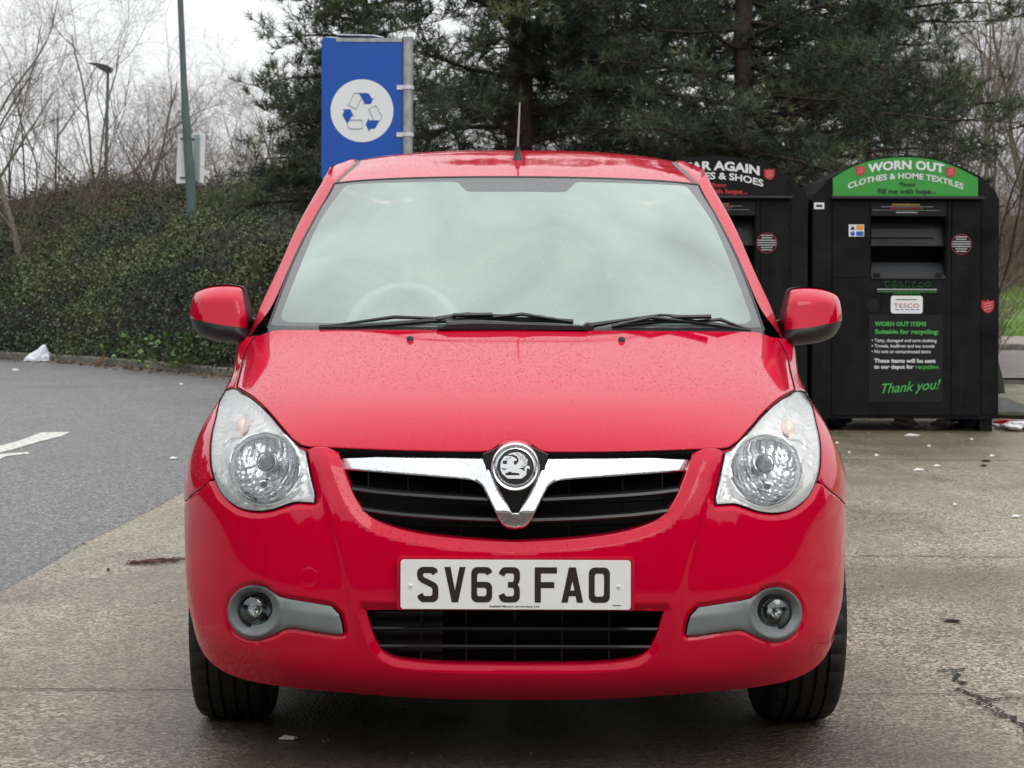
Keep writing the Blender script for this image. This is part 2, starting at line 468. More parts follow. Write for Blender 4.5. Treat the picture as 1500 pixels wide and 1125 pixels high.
extra = [offs(bonR, False, (-2.6, 2.6, -4.5, 4.5)), offs(headR, True, (-2.6, 2.6, 5, 8, 10, 12, -5, -8, -10, -12)),
         offs(griR, False, (2, 5, 8, 11, 13, 15, 17, -2, -5, -8, -11, -13, -15, -17)), offs(intR, False, (2, 4, 6, 8, 10, 12, 14, -2, -4, -6, -8, -10, -12, -14)),
         offs(fogR, True, (2, 4, 6, 8, -2, -4, -6, -8)), offs(seamR, False, (-2.6, 2.6))]
_al = np.array([(np.interp(v, [655, 700, 760, 830, 895, 935], [296, 287, 272, 252, 240, 232]), v) for v in np.arange(668, 945, 3.0)])
extra += [_al + [o, 0] for o in (-9, -6, -3.5, -1.5, 0, 1.5, 3.5, 6, 9)]
ex = np.concatenate(extra); stx = S.inv(ex); ok = np.linalg.norm(S.px(S(stx[:, 0], stx[:, 1])) - ex, axis=1) < 1.0
stx = stx[ok]; stx = np.concatenate([stx, neg(stx)])
stx = np.concatenate([stx, S.inv(np.concatenate([towc, offs(towc, True, (-2, -1, 1, 2))]))])
g = []
for t in np.arange(0, 11.001, 0.1):
    for s in np.concatenate([np.arange(0, 3, 0.05), np.arange(3, 8.001, 0.1)]):
        g.append((s, t)); 
        if s > 0: g.append((-s, t))
g = np.array(g)
polys = [(st_bR, False), (neg(st_bR), False), (st_hR, True), (neg(st_hR), True), (st_gri, False), (st_int, True), (st_fR, True), (neg(st_fR), True), (st_sR, False), (neg(st_sR), False)]
allp = []; ed = []
for P, cl in polys:
    n = len(allp); allp += [tuple(p) for p in P]
    ed += [(n + i, n + i + 1) for i in range(len(P) - 1)] + ([(n + len(P) - 1, n)] if cl else [])
for P, cl in ((bonR, False), (headR, True), (seamR, False)):
    for d in (-.75, .75):
        Q = offs(P, cl, (d,)); q = S.inv(Q); good = np.linalg.norm(S.px(S(q[:, 0], q[:, 1])) - Q, axis=1) < .6
        if not cl and P is bonR: good &= (Q[:, 0] > 0)
        for sg in (1, -1):
            n = len(allp); allp += [(p[0] * sg, p[1]) for p in q]
            m = len(q)
            for i in range(m if cl else m - 1):
                j = (i + 1) % m
                if good[i] and good[j]: ed.append((n + i, n + j))
key = np.array(allp)
# drop grid points that crowd an outline
def far(P, r):
    Q = key * [1, 1]; keep = np.ones(len(P), bool)
    for i in range(0, len(P), 4000):
        a = P[i:i+4000]; d = np.abs(a[:, None, :] - Q[None]).max(2).min(1); keep[i:i+4000] = d > r
    return keep
g = g[far(g, 0.03) | (np.abs(np.abs(g[:, 0]) - 8) < 1e-6) | (g[:, 1] < 1e-6) | (g[:, 1] > 10.999)]
allp = np.concatenate([np.array(allp), g, stx])
VV, FF = cdt(allp, ed)
FF = np.array(FF)
VV[:, 0] = np.clip(VV[:, 0], -8, 8); VV[:, 1] = np.clip(VV[:, 1], 0, 11)
cen = VV[FF].mean(1)
in_b = inpoly(cen, st_bon); in_h = inpoly(cen, st_hR) | inpoly(cen, neg(st_hR))
in_g = inpoly(cen, np.concatenate([st_gri])) ; in_i = inpoly(cen, st_int)
in_f = inpoly(cen, st_fR) | inpoly(cen, neg(st_fR))
order = np.argsort(st_sR[:, 0]); tl = np.interp(np.abs(cen[:, 0]), st_sR[order, 0], st_sR[order, 1])
reg = np.full(len(FF), 0)
fe = (np.abs(cen[:, 0]) > st_sR[:, 0].min()) & (cen[:, 1] > tl)
reg[fe] = 2; reg[(~fe) & (cen[:, 1] > 8)] = 2
reg[in_f] = 5; reg[in_i] = 6; reg[in_h] = 3; reg[in_g] = 4; reg[in_b] = 1
l3 = lambda st: S(st[:, 0], st[:, 1])
seam3 = [(l3(st_bR), False), (l3(neg(st_bR)), False), (l3(st_hR), True), (l3(neg(st_hR)), True), (l3(st_sR), False), (l3(neg(st_sR)), False)]
head3 = [(l3(st_hR), True), (l3(neg(st_hR)), True)]
gri3 = [(l3(st_gri), False)]; int3 = [(l3(st_int), True)]; fog3 = [(l3(st_fR), True), (l3(neg(st_fR)), True)]
tow3 = [(l3(S.inv(towc)), True)]
def dmin(P, L):
    r = np.full(len(P), 9.0)
    for q, c in L: r = np.minimum(r, pdist(P, q, c))
    return r
def chamfer(x, w, D):
    u = np.clip(1 - x / w, -1, 1); k = 0.12
    return -D * np.where(u > k, u - k/2, np.where(u > 0, u*u/(2*k), 0))
def dispfn(region):
    def f(s, t):
        P = S(s, t); d = np.zeros(len(P))
        x = dmin(P, seam3)
        d += np.where(x < .0006, -0.010 * (1 - x / .0006), 0) - 0.0014 * np.clip(1 - (x - .0012) / .0045, 0, 1) ** 2
        if region == 0:
            d += chamfer(dmin(P, gri3), .027, .016) + chamfer(dmin(P, int3), .019, .011) + chamfer(dmin(P, fog3), .012, .007)
            d += chamfer(dmin(P, head3), .017, .008)
            q = S.px(P); al = np.interp(q[:, 1], [655, 700, 760, 830, 895, 935], [296, 287, 272, 252, 240, 232])
            d += .0055 / (1 + np.exp((np.abs(q[:, 0]) - al) / 2.6)) * np.clip((950 - q[:, 1]) / 55, 0, 1)       # the snout stands proud of the bumper corners
            xt = dmin(P, tow3); d += -0.0007 * np.clip(1 - xt / .0022, 0, 1)
        N = S.normal(s, t)
        return P + N * d[:, None]
    return f
def region_mesh(name, mask, fn, mat, parent, flange=None, gapmat=True, side=0):
    m = mask.copy()
    if side: m &= (np.sign(cen[:, 0]) == side)
    fs = FF[m]; ids, inv_ = np.unique(fs, return_inverse=True); fs = inv_.reshape(fs.shape)
    s, t = VV[ids, 0], VV[ids, 1]
    P = fn(s, t); N = S.normal(s, t, fn, 0.012)
    mi = np.zeros(len(fs), int)
    base = S(s, t)
    if gapmat:
        on = dmin(base, seam3) < .0002; mi[on[fs].any(1)] = 1
    V = [tuple(p) for p in P]; NN = [tuple(n) for n in N]; Fc = [tuple(f) for f in fs]
    if flange is not None:
        cnt = {}
        for f in Fc:
            for a, b in ((f[0], f[1]), (f[1], f[2]), (f[2], f[0])):
                cnt.setdefault((min(a, b), max(a, b)), []).append((a, b))
        be = [v[0] for v in cnt.values() if len(v) == 1]
        mi = list(mi)
        for (a, b) in be:
            mid = (base[a] + base[b])[None] / 2
            for lines, vec, mm in flange:
                if (lines == 'any') or (lines == 'nohead' and dmin(mid, head3)[0] > .02) or (not isinstance(lines, str) and dmin(mid, lines)[0] < 0.0025):
                    v = np.array(vec); A, B = P[a], P[b]
                    fnm = np.cross(B - A, v); fnm = -fnm / (np.linalg.norm(fnm) + 1e-9)
                    n0 = len(V); V += [tuple(A), tuple(B), tuple(B + v), tuple(A + v)]; NN += [tuple(fnm)] * 4
                    Fc.append((n0 + 1, n0, n0 + 3, n0 + 2)); mi.append(mm); break
    o = mk(name, V, Fc, [mat, M['gap']], parent, normals=NN, mi=mi)
    return o
body_holes = [(gri3, (0, .045, 0), 0), (int3, (0, .04, 0), 0), (fog3, (0, .03, 0), 0)]
bumper = region_mesh('bumper', reg == 0, dispfn(0), M['paint'], car, flange=body_holes)
bonnet = region_mesh('bonnet', reg == 1, dispfn(1), M['paint'], car, flange=[(gri3, (0, .02, -.012), 1), ('any', (0, .012, -.02), 1)])
for sd in (1, -1):
    region_mesh('fender', reg == 2, dispfn(2), M['paint'], car, side=sd, flange=[('nohead', (-.03 * sd, 0.0, 0), 0)])
# ---------------------------------------------------------------- headlights
M['lens'] = clear('headlight_lens', (1, 1, 1), 0.04, 0.03)
M['refl'] = simple('reflector', (0.80, 0.82, 0.83), 0.13, 1.0)
def housing_mat():
    m, nt, p = newmat('headlight_housing'); p.inputs['Metallic'].default_value = .30; p.inputs['Roughness'].default_value = .20; p.inputs['Coat Weight'].default_value = .5
    p.inputs['Base Color'].default_value = (.95, .96, .95, 1)
    tc = texco(nt); lk(nt, bump(nt, noise(nt, tc, 16, 2, .5, 1.4), .020, .7), p.inputs['Normal']); return m
M['hous'] = housing_mat()
M['orange'] = simple('orange_glass', (0.90, 0.68, 0.55), 0.22, .25, coat=.6)
M['glassy'] = simple('dark_bulb_cap', (0.20, 0.21, 0.22), 0.25, .8)
HC = (371.0, 684.5)      # middle of the main reflector, photo units from the car's middle
IC = (410.0, 611.0)
def head_inner(sd):
    def f(s, t):
        P = S(s, t); q = S.px(P); q[:, 0] = np.abs(q[:, 0])
        N = S.normal(s, t)
        x = dmin(P, head3)
        r = np.hypot(q[:, 0] - HC[0], (q[:, 1] - HC[1]) / 1.03)
        ri = np.hypot((q[:, 0] - IC[0]) / 15, (q[:, 1] - IC[1]) / 20)
        dep = np.minimum(0.004 + x * 1.3, 0.022)
        rim = 0.014 * np.exp(-((r - 54) / 2.2) ** 2)
        bowl = np.where(r < 51, 0.075 * np.clip(1 - (r / 51) ** 2, 0, 1) ** 0.8 + .006, 0) * (r < 51)
        ib = np.where(ri < 1, 0.028 * (1 - ri ** 2), 0)
        P = P - N * (dep - rim + ib)[:, None]
        P[:, 1] += bowl
        return P
    return f
hp = [headR]
for r in list(range(4, 51, 4)) + [50.3, 51, 52, 53.5, 55, 57]:
    k = max(10, int(2 * math.pi * r / (4 if r < 50 else 1.8))); hp.append(np.array([(HC[0] + r*math.sin(2*math.pi*i/k), HC[1] + 1.03*r*math.cos(2*math.pi*i/k)) for i in range(k)]))
for r in (.3, .6, .85, 1.0, 1.15):
    hp.append(np.array([(IC[0] + 15*r*math.sin(2*math.pi*i/20), IC[1] + 20*r*math.cos(2*math.pi*i/20)) for i in range(20)]))
gx = np.array([(a, v) for a in np.arange(296, 450, 4.0) for v in np.arange(572, 752, 4.0)])
gx = gx[inpoly(gx, headR) & (np.hypot(gx[:, 0]-HC[0], gx[:, 1]-HC[1]) > 58)]
hpx = np.concatenate(hp + [gx]); hpx = hpx[inpoly(hpx, headR) | (np.arange(len(hpx)) < len(headR))]
hst = S.inv(hpx); err = np.linalg.norm(S.px(l3(hst)) - hpx, axis=1)
hst = np.concatenate([hst[:len(headR)], hst[len(headR):][err[len(headR):] < 1.5]])
hV, hF = cdt(hst, [(i, (i + 1) % len(headR)) for i in range(len(headR))])
hc = np.array([hV[list(f)].mean(0) for f in hF]); hF = [f for f, o in zip(hF, inpoly(hc, st_hR)) if o]
def reflmat():
    """faceted reflector: vertical flutes and a mottled mirror"""
    m, nt, p = newmat('fluted_reflector'); p.inputs['Metallic'].default_value = 1; p.inputs['Base Color'].default_value = (.68, .70, .72, 1)
    p.inputs['Roughness'].default_value = .12
    tc = texco(nt, (1.25, 1, .10)); w = nd(nt, 'ShaderNodeTexVoronoi'); w.inputs['Scale'].default_value = 55; lk(nt, tc, w.inputs[0])
    tc2 = texco(nt, (1, 1, .9))
    n2 = noise(nt, tc2, 40, 2, .5, 1.5)
    h = mth(nt, 'ADD', w.outputs['Distance'], mth(nt, 'MULTIPLY', n2, .6))
    lk(nt, bump(nt, h, .012, .7), p.inputs['Normal']); return m
M['flute'] = reflmat()
for sd in (1, -1):
    hl = region_mesh('headlight', reg == 3, dispfn(3), M['lens'], car, gapmat=True, side=sd)
    st = hV.copy(); st[:, 0] *= sd
    P = head_inner(sd)(st[:, 0], st[:, 1]); q = S.px(S(st[:, 0], st[:, 1]))
    cq = np.array([q[list(f)].mean(0) for f in hF]); rr = np.hypot(np.abs(cq[:, 0]) - HC[0], (cq[:, 1] - HC[1]) / 1.03)
    FcH = [f if sd > 0 else f[::-1] for f in hF]
    ring = S.inv([(sd * (HC[0] + 52.5*math.sin(2*math.pi*i/60)), HC[1] + 53.5*math.cos(2*math.pi*i/60)) for i in range(61)])
    b = MB(); b.tube(list(S(ring[:, 0], ring[:, 1]) - S.normal(ring[:, 0], ring[:, 1]) * .010), .0024, 6, cap=False); b.build('reflector_rim', M['refl'], hl, True)
    arc_ = S.inv([(sd * a, v) for a, v in cat_rom([(437,648),(431,640),(420,634),(404,634),(386,630),(366,622)], 4, False)])
    b = MB(); b.tube(list(S(arc_[:, 0], arc_[:, 1]) - S.normal(arc_[:, 0], arc_[:, 1]) * .020), .0030, 6); b.build('inner_ridge', M['refl'], hl, True)
    mk('reflector_housing', P, FcH, [M['hous'], M['flute']], hl, mi=(rr < 51).astype(int))
    xh = sd * HC[0]
    def hw(a, v, Y): return W(U0 + sd * a, v, Y)
    c = np.array(hw(HC[0] - 6, 678, 0.235))
    b = MB(); b.lathe([(.0001, -.022), (.010, -.021), (.0165, -.014), (.0175, 0), (.0185, .02), (.0185, .06)], c, 'Y', 24)
    b.build('bulb_cap', M['glassy'], hl, True)
    b = MB(); b.lathe([(.0205, .0), (.0225, -.006), (.0245, .0), (.0235, .05)], c, 'Y', 28); b.build('bulb_ring', M['refl'], hl, True)
    c = np.array(hw(HC[0] - 3, 711, 0.212))
    b = MB(); b.lathe([(.0001, .004), (.007, .004), (.0072, -.001), (.0085, -.005), (.0105, -.004), (.0108, .05)], c, 'Y', 20); b.build('side_light', M['refl'], hl, True)
    b = MB(); b.lathe([(.0001, .0018), (.0071, .0018)], c, 'Y', 20); b.build('side_light_bulb', M['blkglossy'], hl, True)
    s0 = S.inv([(sd * IC[0], IC[1] + 2)]); pc = S(s0[:, 0], s0[:, 1])[0] - S.normal(s0[:, 0], s0[:, 1])[0] * .036
    b = MB(); b.lathe([(.0001, -.022), (.012, -.018), (.019, -.008), (.021, .006)], pc, 'Y', 18)
    b.v = [(x, y, pc[2] + (z - pc[2]) * 1.5) for x, y, z in b.v]
    b.build('indicator_bulb', M['orange'], hl, True)
# black shells behind the openings
def offset_sheet(name, n, mat, srange, trange, ns=60, nt_=60):
    s = np.linspace(*srange, ns); t = np.linspace(*trange, nt_); A, B = np.meshgrid(s, t); A = A.ravel(); B = B.ravel()
    P = S(A, B) + np.array(n)
    Fc = [(i*ns+j, i*ns+j+1, (i+1)*ns+j+1, (i+1)*ns+j) for i in range(nt_-1) for j in range(ns-1)]
    return mk(name, P, Fc, mat, car)
offset_sheet('inner_panel', (0, .11, 0), M['blkmat'], (-6, 6), (0.3, 7.2))
# ---------------------------------------------------------------- grille
def strip(pts, wid, dep, mat, name, parent, n=6):
    b = MB(); b.tube(pts, [wid] * len(pts), n, True, flat=dep / wid); return b.build(name, mat, parent, True)
def surfY(a, v):
    st = S.inv([(a, v)]); return S(st[:, 0], st[:, 1])[0][1]
gr = empty('grille'); gr.parent = car; gr.location = -Vector(car.location)
M['slat'] = simple('slat_black', (0.008, 0.0085, 0.009), 0.34, spec=.4)
for side in (1, -1):
    for rowi, pts in enumerate([[(239,716),(200,721),(150,725),(100,728),(40,731)], [(224,746),(180,752),(130,756),(80,759),(20,761)]]):
        c = cat_rom(pts, 8, False)
        V = []; Fc = []
        for a, v in c:
            y = surfY(a, v)
            for (dy, dv) in ((.012, 4.6), (.005, 5.0), (.001, 2.5), (.005, -1.5), (.040, -5.5), (.046, 2.2)):
                V.append(W(U0 + side * a, v + dv, y + dy + .004))
        n = 6
        for i in range(len(c) - 1):
            for k in range(n): Fc.append((i*n+k, i*n+(k+1) % n, (i+1)*n+(k+1) % n, (i+1)*n+k))
        bb = MB().add(V, Fc); bb.build('slat', M['slat'], gr, True, 30)
    b = MB()
    for a in (78, 157, 215):
        y = surfY(a, 740) + .05
        b.tube([W(U0 + side*a, 690, y + .02), W(U0 + side*(a+1), 790, y - .0)], .0014, 5)
    for v in (738, 771):
        pts = [W(U0 + side*a, v + .00008*a*a*-8*0.2, surfY(min(a, 230), 740) + .06) for a in range(0, 240, 20)]
        b.tube(pts, .0016, 5)
    b.build('mesh', M['slat'], gr, True)
fr = offset_sheet('surround', (0, .02, 0), M['blkmat'], (-1, 1), (5, 5.1), 2, 2); bpy.data.objects.remove(fr)
# chrome wings and V
CH = [(0,776,1),(13,773.5),(22,766),(28,754),(40,730),(50,712),(58,707,1),(66,704.5),(90,702),(150,697.5),(252.5,690,1),(258,666,1),(150,669.5),(47,672,1),(25,712),(4.5,751,1),(0,751,1)]
chR = sm(CH[:-1], False, 3); chR = np.concatenate([chR, [[0, 751]]])
ch_px = np.concatenate([chR, (chR * [-1, 1])[::-1][1:-1]])
fold = np.array(cat_rom([(58,707),(62,695),(70,684),(84,677),(110,674)], 3, False))
def chrome_piece():
    gp = np.array([(a, v) for a in np.arange(-260, 261, 4.0) for v in np.arange(664, 778, 3.0)])
    gp = gp[inpoly(gp, ch_px) & (pdist(gp, ch_px) > 1.2)]
    of = offs(ch_px, True, (-1.5, -3, -5, 1.5, 3, 5)); of = of[inpoly(of, ch_px) & (pdist(of, ch_px) > 1.0)]
    pts = np.concatenate([ch_px, gp, of])
    V, Fc = cdt(pts, [(i, (i+1) % len(ch_px)) for i in range(len(ch_px))])
    c = np.array([V[list(f)].mean(0) for f in Fc]); Fc = [f for f, o in zip(Fc, inpoly(c, ch_px)) if o]
    x = pdist(V, ch_px)
    a = np.abs(V[:, 0]); v = V[:, 1]
    y0 = 0.004 + .20 * np.clip(a / 400, 0, 1) ** 1.8 + .00058 * (776 - v)      # leans back like the nose
    y0 = y0 + .0013 * np.clip(v - 750, 0, 30)
    df = pdist(np.abs(V) if False else np.stack([a, v], -1), fold, False)
    y0 = y0 - .0045 * (1 - np.exp(-x / .9)) + .0014 * np.exp(-(df / 2.5) ** 2)
    y0 = y0 - .010 * np.clip((58 - a) / 20, 0, 1)
    P = [W(U0 + p[0], p[1], y) for p, y in zip(V, y0)]
    n = len(P); m = len(ch_px); idx = {}
    ring = [int(np.argmin(((V - p) ** 2).sum(1))) for p in ch_px]
    P += [(P[i][0], P[i][1] + .022, P[i][2]) for i in ring]; Fc = list(Fc)
    for i in range(m):
        j = (i + 1) % m; Fc.append((ring[i], ring[j], n + j, n + i))
    b = MB().add(P, Fc); return b.build('chrome_bar', M['chrome'], gr, True, 50)
chrome_piece()
# badge
bc = W(U0, 684, -.005)
b = MB(); b.lathe([(.0545, .055), (.0545, .006), (.0535, -.001), (.051, -.004), (.0475, -.003), (.0455, .001), (.044, .0015), (.0435, -.003), (.0415, -.004), (.0398, -.002), (.0395, .004)], bc, 'Y', 64)
b.v = [(x, y + (z - bc[2]) * .22, bc[2] + (z - bc[2]) * .98) for x, y, z in b.v]
badge = b.build('badge', M['chrome'], gr, True, 40)
b = MB(); b.lathe([(.0001, .0015), (.0397, .0025)], bc, 'Y', 48); b.v = [(x, y + (z - bc[2]) * .22, z) for x, y, z in b.v]
badge_disc = b.build('badge_disc', simple('badge_black', (.012, .012, .014), .25, coat=.3), gr, True)
M['whitemetal'] = simple('polished_metal', (.86, .87, .88), .22, .6)
GW = [(262,520),(268,462),(298,396),(348,325),(420,302),(505,315),(545,320),(620,362),(648,400),(640,418),(592,420),(568,450),(580,490),(604,522),(660,480),(688,430),(690,375),(640,312),
      (560,277),(440,288),(470,255),(560,235),(640,222),(720,235),(772,262),(832,305),(852,360),(895,380),(902,430),(884,452),(900,485),(866,520),(838,560),(800,580),(690,597),(770,622),(828,665),
      (832,590),(858,545),(900,528),(946,548),(956,612),(924,602),(884,592),(876,640),(872,740),(762,832),(440,832),(300,715),(268,640)]
GD = [[(318,420),(432,412),(408,470),(432,500),(310,492)], [(298,578),(345,602),(432,592),(340,645),(305,615)], [(358,716),(400,705),(482,668),(545,695),(690,704),(722,752),(400,757)],
      [(370,350),(400,366),(448,342),(410,388)], [(438,405),(500,330),(520,338),(470,380)]]
GL = [[(640,240),(700,285),(738,340),(742,400)], [(765,285),(795,345),(800,410)], [(858,375),(840,410),(815,440)], [(880,455),(840,480),(800,492)], [(850,540),(800,545),(760,540)]]
def gpt(p, y=0.0):
    x = (p[0] / 16.07 + 718 - 756.2) ; z = (p[1] / 16.07 + 648 - 683.6)
    d = bc[1] - CY; X = x * d / F; Z = -z * d / F
    return (X, bc[1] - .0012 + y + Z * .22, bc[2] + Z - 0.0008)
V2, F2 = flatpoly(GW, GD)
b = MB().add([gpt(p) for p in V2], F2); b.build('emblem', M['whitemetal'], gr)
b = MB()
for L in GL:
    pts = [gpt(p, -.0008) for p in L]
    b.tube(pts, .0006, 5)
b.build('emblem_line', M['ink'], gr)
# filler behind the badge and the V
b = MB(); b.prism([W(U0 + a, v, .05)[::2] for a, v in [(-48, 666), (-34, 660), (-20, 652), (0, 648), (20, 652), (34, 660), (48, 666), (40, 700), (6, 755), (-6, 755), (-40, 700)]], .045, .075)
b.build('badge_backing', M['blk'], gr)
# ---------------------------------------------------------------- lower intake slats
lo = empty('lower_intake'); lo.parent = car; lo.location = -Vector(car.location)
for v, hw_ in ((921, 209), (947, 198)):
    V = []; Fc = []; c = [(a, v) for a in np.linspace(-hw_, hw_, 40)]
    for a, vv in c:
        y = surfY(a, vv)
        for (dy, dv) in ((.012, 3.4), (.008, 2.6), (.007, 0.5), (.010, -2.0), (.040, -3.5), (.046, 2.2)):
            V.append(W(U0 + a, vv + dv, y + dy + .006))
    for i in range(39):
        for k in range(6): Fc.append((i*6+k, i*6+(k+1) % 6, (i+1)*6+(k+1) % 6, (i+1)*6+k))
    MB().add(V, Fc).build('slat', M['slat'], lo, True, 30)
b = MB()
for a in (-137, -71, 0, 69, 138): b.tube([W(U0 + a, 895, .05), W(U0 + a, 975, .045)], .0022, 5)
b.tube([W(U0 - 215, 934, .07), W(U0 + 215, 934, .07)], .002, 5); b.tube([W(U0 - 215, 958, .07), W(U0 + 215, 958, .07)], .002, 5); b.tube([W(U0 - 215, 907, .07), W(U0 + 215, 907, .07)], .002, 5)
b.build('mesh', M['slat'], lo, True)
b = MB(); b.box(W(U0 - 215, 966, .085), (W(U0 - 105, 0, .085)[0], .10, W(0, 896, .085)[2])); b.build('intake_box', M['blk'], lo)
# ---------------------------------------------------------------- fog lamps
fg = np.array([(a, v) for a in np.arange(248, 426, 3.0) for v in np.arange(856, 942, 3.0)])
fg = fg[inpoly(fg, fogR) & (pdist(fg, fogR) > 1.5)]
LC = (380.0, 895.0)
rg = [np.array([(LC[0] + (FOGC[0]-LC[0])*(r-22)/18 + r*math.sin(2*math.pi*i/48), LC[1] + (FOGC[1]-LC[1])*(r-22)/18 + r*math.cos(2*math.pi*i/48)) for i in range(48)]) for r in (24, 26, 28, 30, 32, 34, 36, 38)]
rgc = np.concatenate(rg); rgc = rgc[inpoly(rgc, fogR) & (pdist(rgc, fogR) > .8)]
hole = np.array([(LC[0] + 24*math.sin(2*math.pi*i/48), LC[1] + 24*math.cos(2*math.pi*i/48)) for i in range(48)])
of = offs(fogR, True, (-1.2, -2.5, -4, 1.2, 2.5, 4)); of = of[inpoly(of, fogR) & (pdist(of, fogR) > .9)]
fog_in = fogR.mean(0) + (fogR - fogR.mean(0)) * .972
fpx = np.concatenate([fog_in, fg, rgc, of]); fpx = fpx[np.hypot(fpx[:, 0]-LC[0], fpx[:, 1]-LC[1]) > 23.5]
fst = S.inv(fpx); fV, fF = cdt(fst, [(i, (i+1) % len(fog_in)) for i in range(len(fog_in))])
fq = S.px(l3(fV)); fc = np.array([fq[list(f)].mean(0) for f in fF])
fF = [f for f, o in zip(fF, inpoly(fc, fogR) & (np.hypot(fc[:, 0]-LC[0], fc[:, 1]-LC[1]) > 23.9)) if o]
M['foglens'] = clear('fog_lens', (0.85, 0.88, 0.88), 0.06, 0.05)
for sd in (1, -1):
    st = fV.copy(); P0 = l3(st); N0 = S.normal(st[:, 0], st[:, 1]); q = S.px(P0)
    x = pdist(q, fogR); r = np.hypot(q[:, 0]-LC[0], q[:, 1]-LC[1])
    h = .006 * (1 - np.exp(-x / 3.5)) - .004
    h += .0045 * np.exp(-((r - 37.5) / 2.6) ** 2) * np.clip((x - .5) / 2, 0, 1)
    handle = np.clip((345 - q[:, 0]) / 30, 0, 1)
    h += handle * .004 * np.clip((q[:, 1] - (884 + (345-q[:, 0])*.12)) / 8, 0, 1)
    w = np.clip((36 - r) / 12, 0, 1)
    P = P0 + N0 * h[:, None]; P[:, 1] += .022 * w ** 1.3
    P[:, 0] *= sd
    fl = mk('fog_lamp_trim', P, [f if sd > 0 else f[::-1] for f in fF], M['grey'], car)
    c = W(U0 + sd * LC[0], LC[1], surfY(LC[0], LC[1]) + .032)
    b = MB(); b.lathe([(.0415, .0), (.0405, -.006), (.0375, -.006), (.0365, .0), (.0365, .03)], c, 'Y', 40); b.build('bezel', M['blk'], fl, True)
    b = MB(); b.lathe([(.0001, .030), (.012, .027), (.024, .019), (.032, .009), (.0365, -.002)], c, 'Y', 32); b.build('fog_reflector', simple('fog_reflector', (.28, .29, .30), .18, 1.0), fl, True)
    b = MB(); b.lathe([(.0001, -.016), (.012, -.015), (.024, -.0105), (.033, -.004), (.0365, .0)], c, 'Y', 32); b.build('fog_lens', M['foglens'], fl, True)
    b = MB(); b.lathe([(.0001, -.006), (.007, -.004), (.008, .006), (.008, .028)], (c[0] + .004, c[1] + .0, c[2] - .008), 'Y', 16); b.build('fog_bulb', M['refl'], fl, True)
# ---------------------------------------------------------------- number plate
PY = -.020
def plate_glyph(ch):
    """charset of the plate, drawn as strokes in a 50 by 79 mm field"""
    w, h, t = 50.0, 79.0, 14.0
    def ar(cx, cy, r, a0, a1, n=7): return [(cx + r*math.cos(math.radians(a0+(a1-a0)*i/n)), cy + r*math.sin(math.radians(a0+(a1-a0)*i/n))) for i in range(n+1)]
    if ch == 'O': return [ar(14,h-14,14,180,90) + ar(36,h-14,14,90,0) + ar(36,14,14,0,-90) + ar(14,14,14,-90,-180)], [[ (14,19),(17,14),(33,14),(36,19),(36,60),(33,65),(17,65),(14,60)]]
    if ch == 'F': return [[(0,0),(14,0),(14,32.5),(44,32.5),(44,46),(14,46),(14,65),(50,65),(50,79),(0,79)]], []
    if ch == 'V': return [[(17.5,0),(32.5,0),(50,79),(35.5,79),(25,27),(14.5,79),(0,79)]], []
    if ch == 'A': return [[(0,0),(14.5,0),(17.5,14.5),(32.5,14.5),(35.5,0),(50,0),(33,79),(17,79)]], [[(20.2,27.5),(29.8,27.5),(25,48)]]
    if ch == '6': return [ar(14,h-14,14,180,90) + ar(36,h-14,14,90,20) + [(49.5,67),(37,60.5),(33,65),(17,65),(14,61),(14,46)] + ar(36,32,14,90,0) + ar(36,14,14,0,-90) + ar(14,14,14,-90,-180)], [[(14,18),(17,14),(33,14),(36,18),(36,29),(33,32.5),(14,32.5)]]
    if ch == '3': return [[(0.8,63.5),(2,69),(7,76),(14,79)] + ar(36,h-14,14,90,0) + [(50,52),(48,44),(44.5,40),(48,36),(50,29)] + ar(36,14,14,0,-90) + [(14,0),(6,3),(1,11),(0.5,16),(13.5,21.5),(15,17),(18,14),(33,14),(36,18),(36,29),(33,33),(22,33),(22,46),(33,46),(36,50),(36,61),(33,65),(18,65),(15,62),(13.5,58)]], []
    if ch == 'S': return [[(49,68),(46,75),(37,79)] + [(14,79)] + ar(14,h-14,14,100,180) + [(0,60),(2,51),(9,44.5),(33,33),(36,29),(36,18),(33,14),(18,14),(14.5,17),(13,21),(0.5,14.5),(3,7),(12,0)] + ar(36,14,14,-90,0) + [(50,30),(48,38),(41,44.5),(17,55.5),(14,59),(14,62),(17,65),(32,65),(35.5,62),(36.5,60)]], []
def glyph_mesh(b, ch, px0, px1, v0, v1, y, flip=False):
    outs, holes = plate_glyph(ch); V, Fc = flatpoly(outs[0], holes)
    P = [W(px0 + (px1-px0)*x/50.0, v1 - (v1-v0)*z/79.0, y) for x, z in V]
    b.add(P, Fc)
def rrect(x0, z0, x1, z1, r, n=5):
    out = []
    for cx, cz, a0 in ((x1-r, z1-r, 0), (x0+r, z1-r, 90), (x0+r, z0+r, 180), (x1-r, z0+r, 270)):
        out += [(cx + r*math.cos(math.radians(a0+90*i/n)), cz + r*math.sin(math.radians(a0+90*i/n))) for i in range(n+1)]
    return out
x0, _, z1 = W(588.5, 820.5, PY); x1, _, z0 = W(925.5, 892.5, PY)
b = MB(); b.prism(rrect(x0, z0, x1, z1, .007), PY, PY + .005); plate = b.build('number_plate', M['white'], car)
b = MB(); b.box((x0 + .01, PY + .005, z0 + .01), (x1 - .01, .03, z1 - .01)); b.build('plate_backing', M['blk'], plate)
b = MB(); y = PY - .0006
for ch, a, c in (('S',361.5,447),('V',470.5,555.5),('6',578,662),('3',687,772.5),('F',831.5,920.5),('A',938.5,1025.5),('O',1047.5,1132)):
    glyph_mesh(b, ch, 480 + a/2.727, 480 + c/2.727, 830.8, 882.6, y)
b.build('registration_lettering', M['ink'], plate)
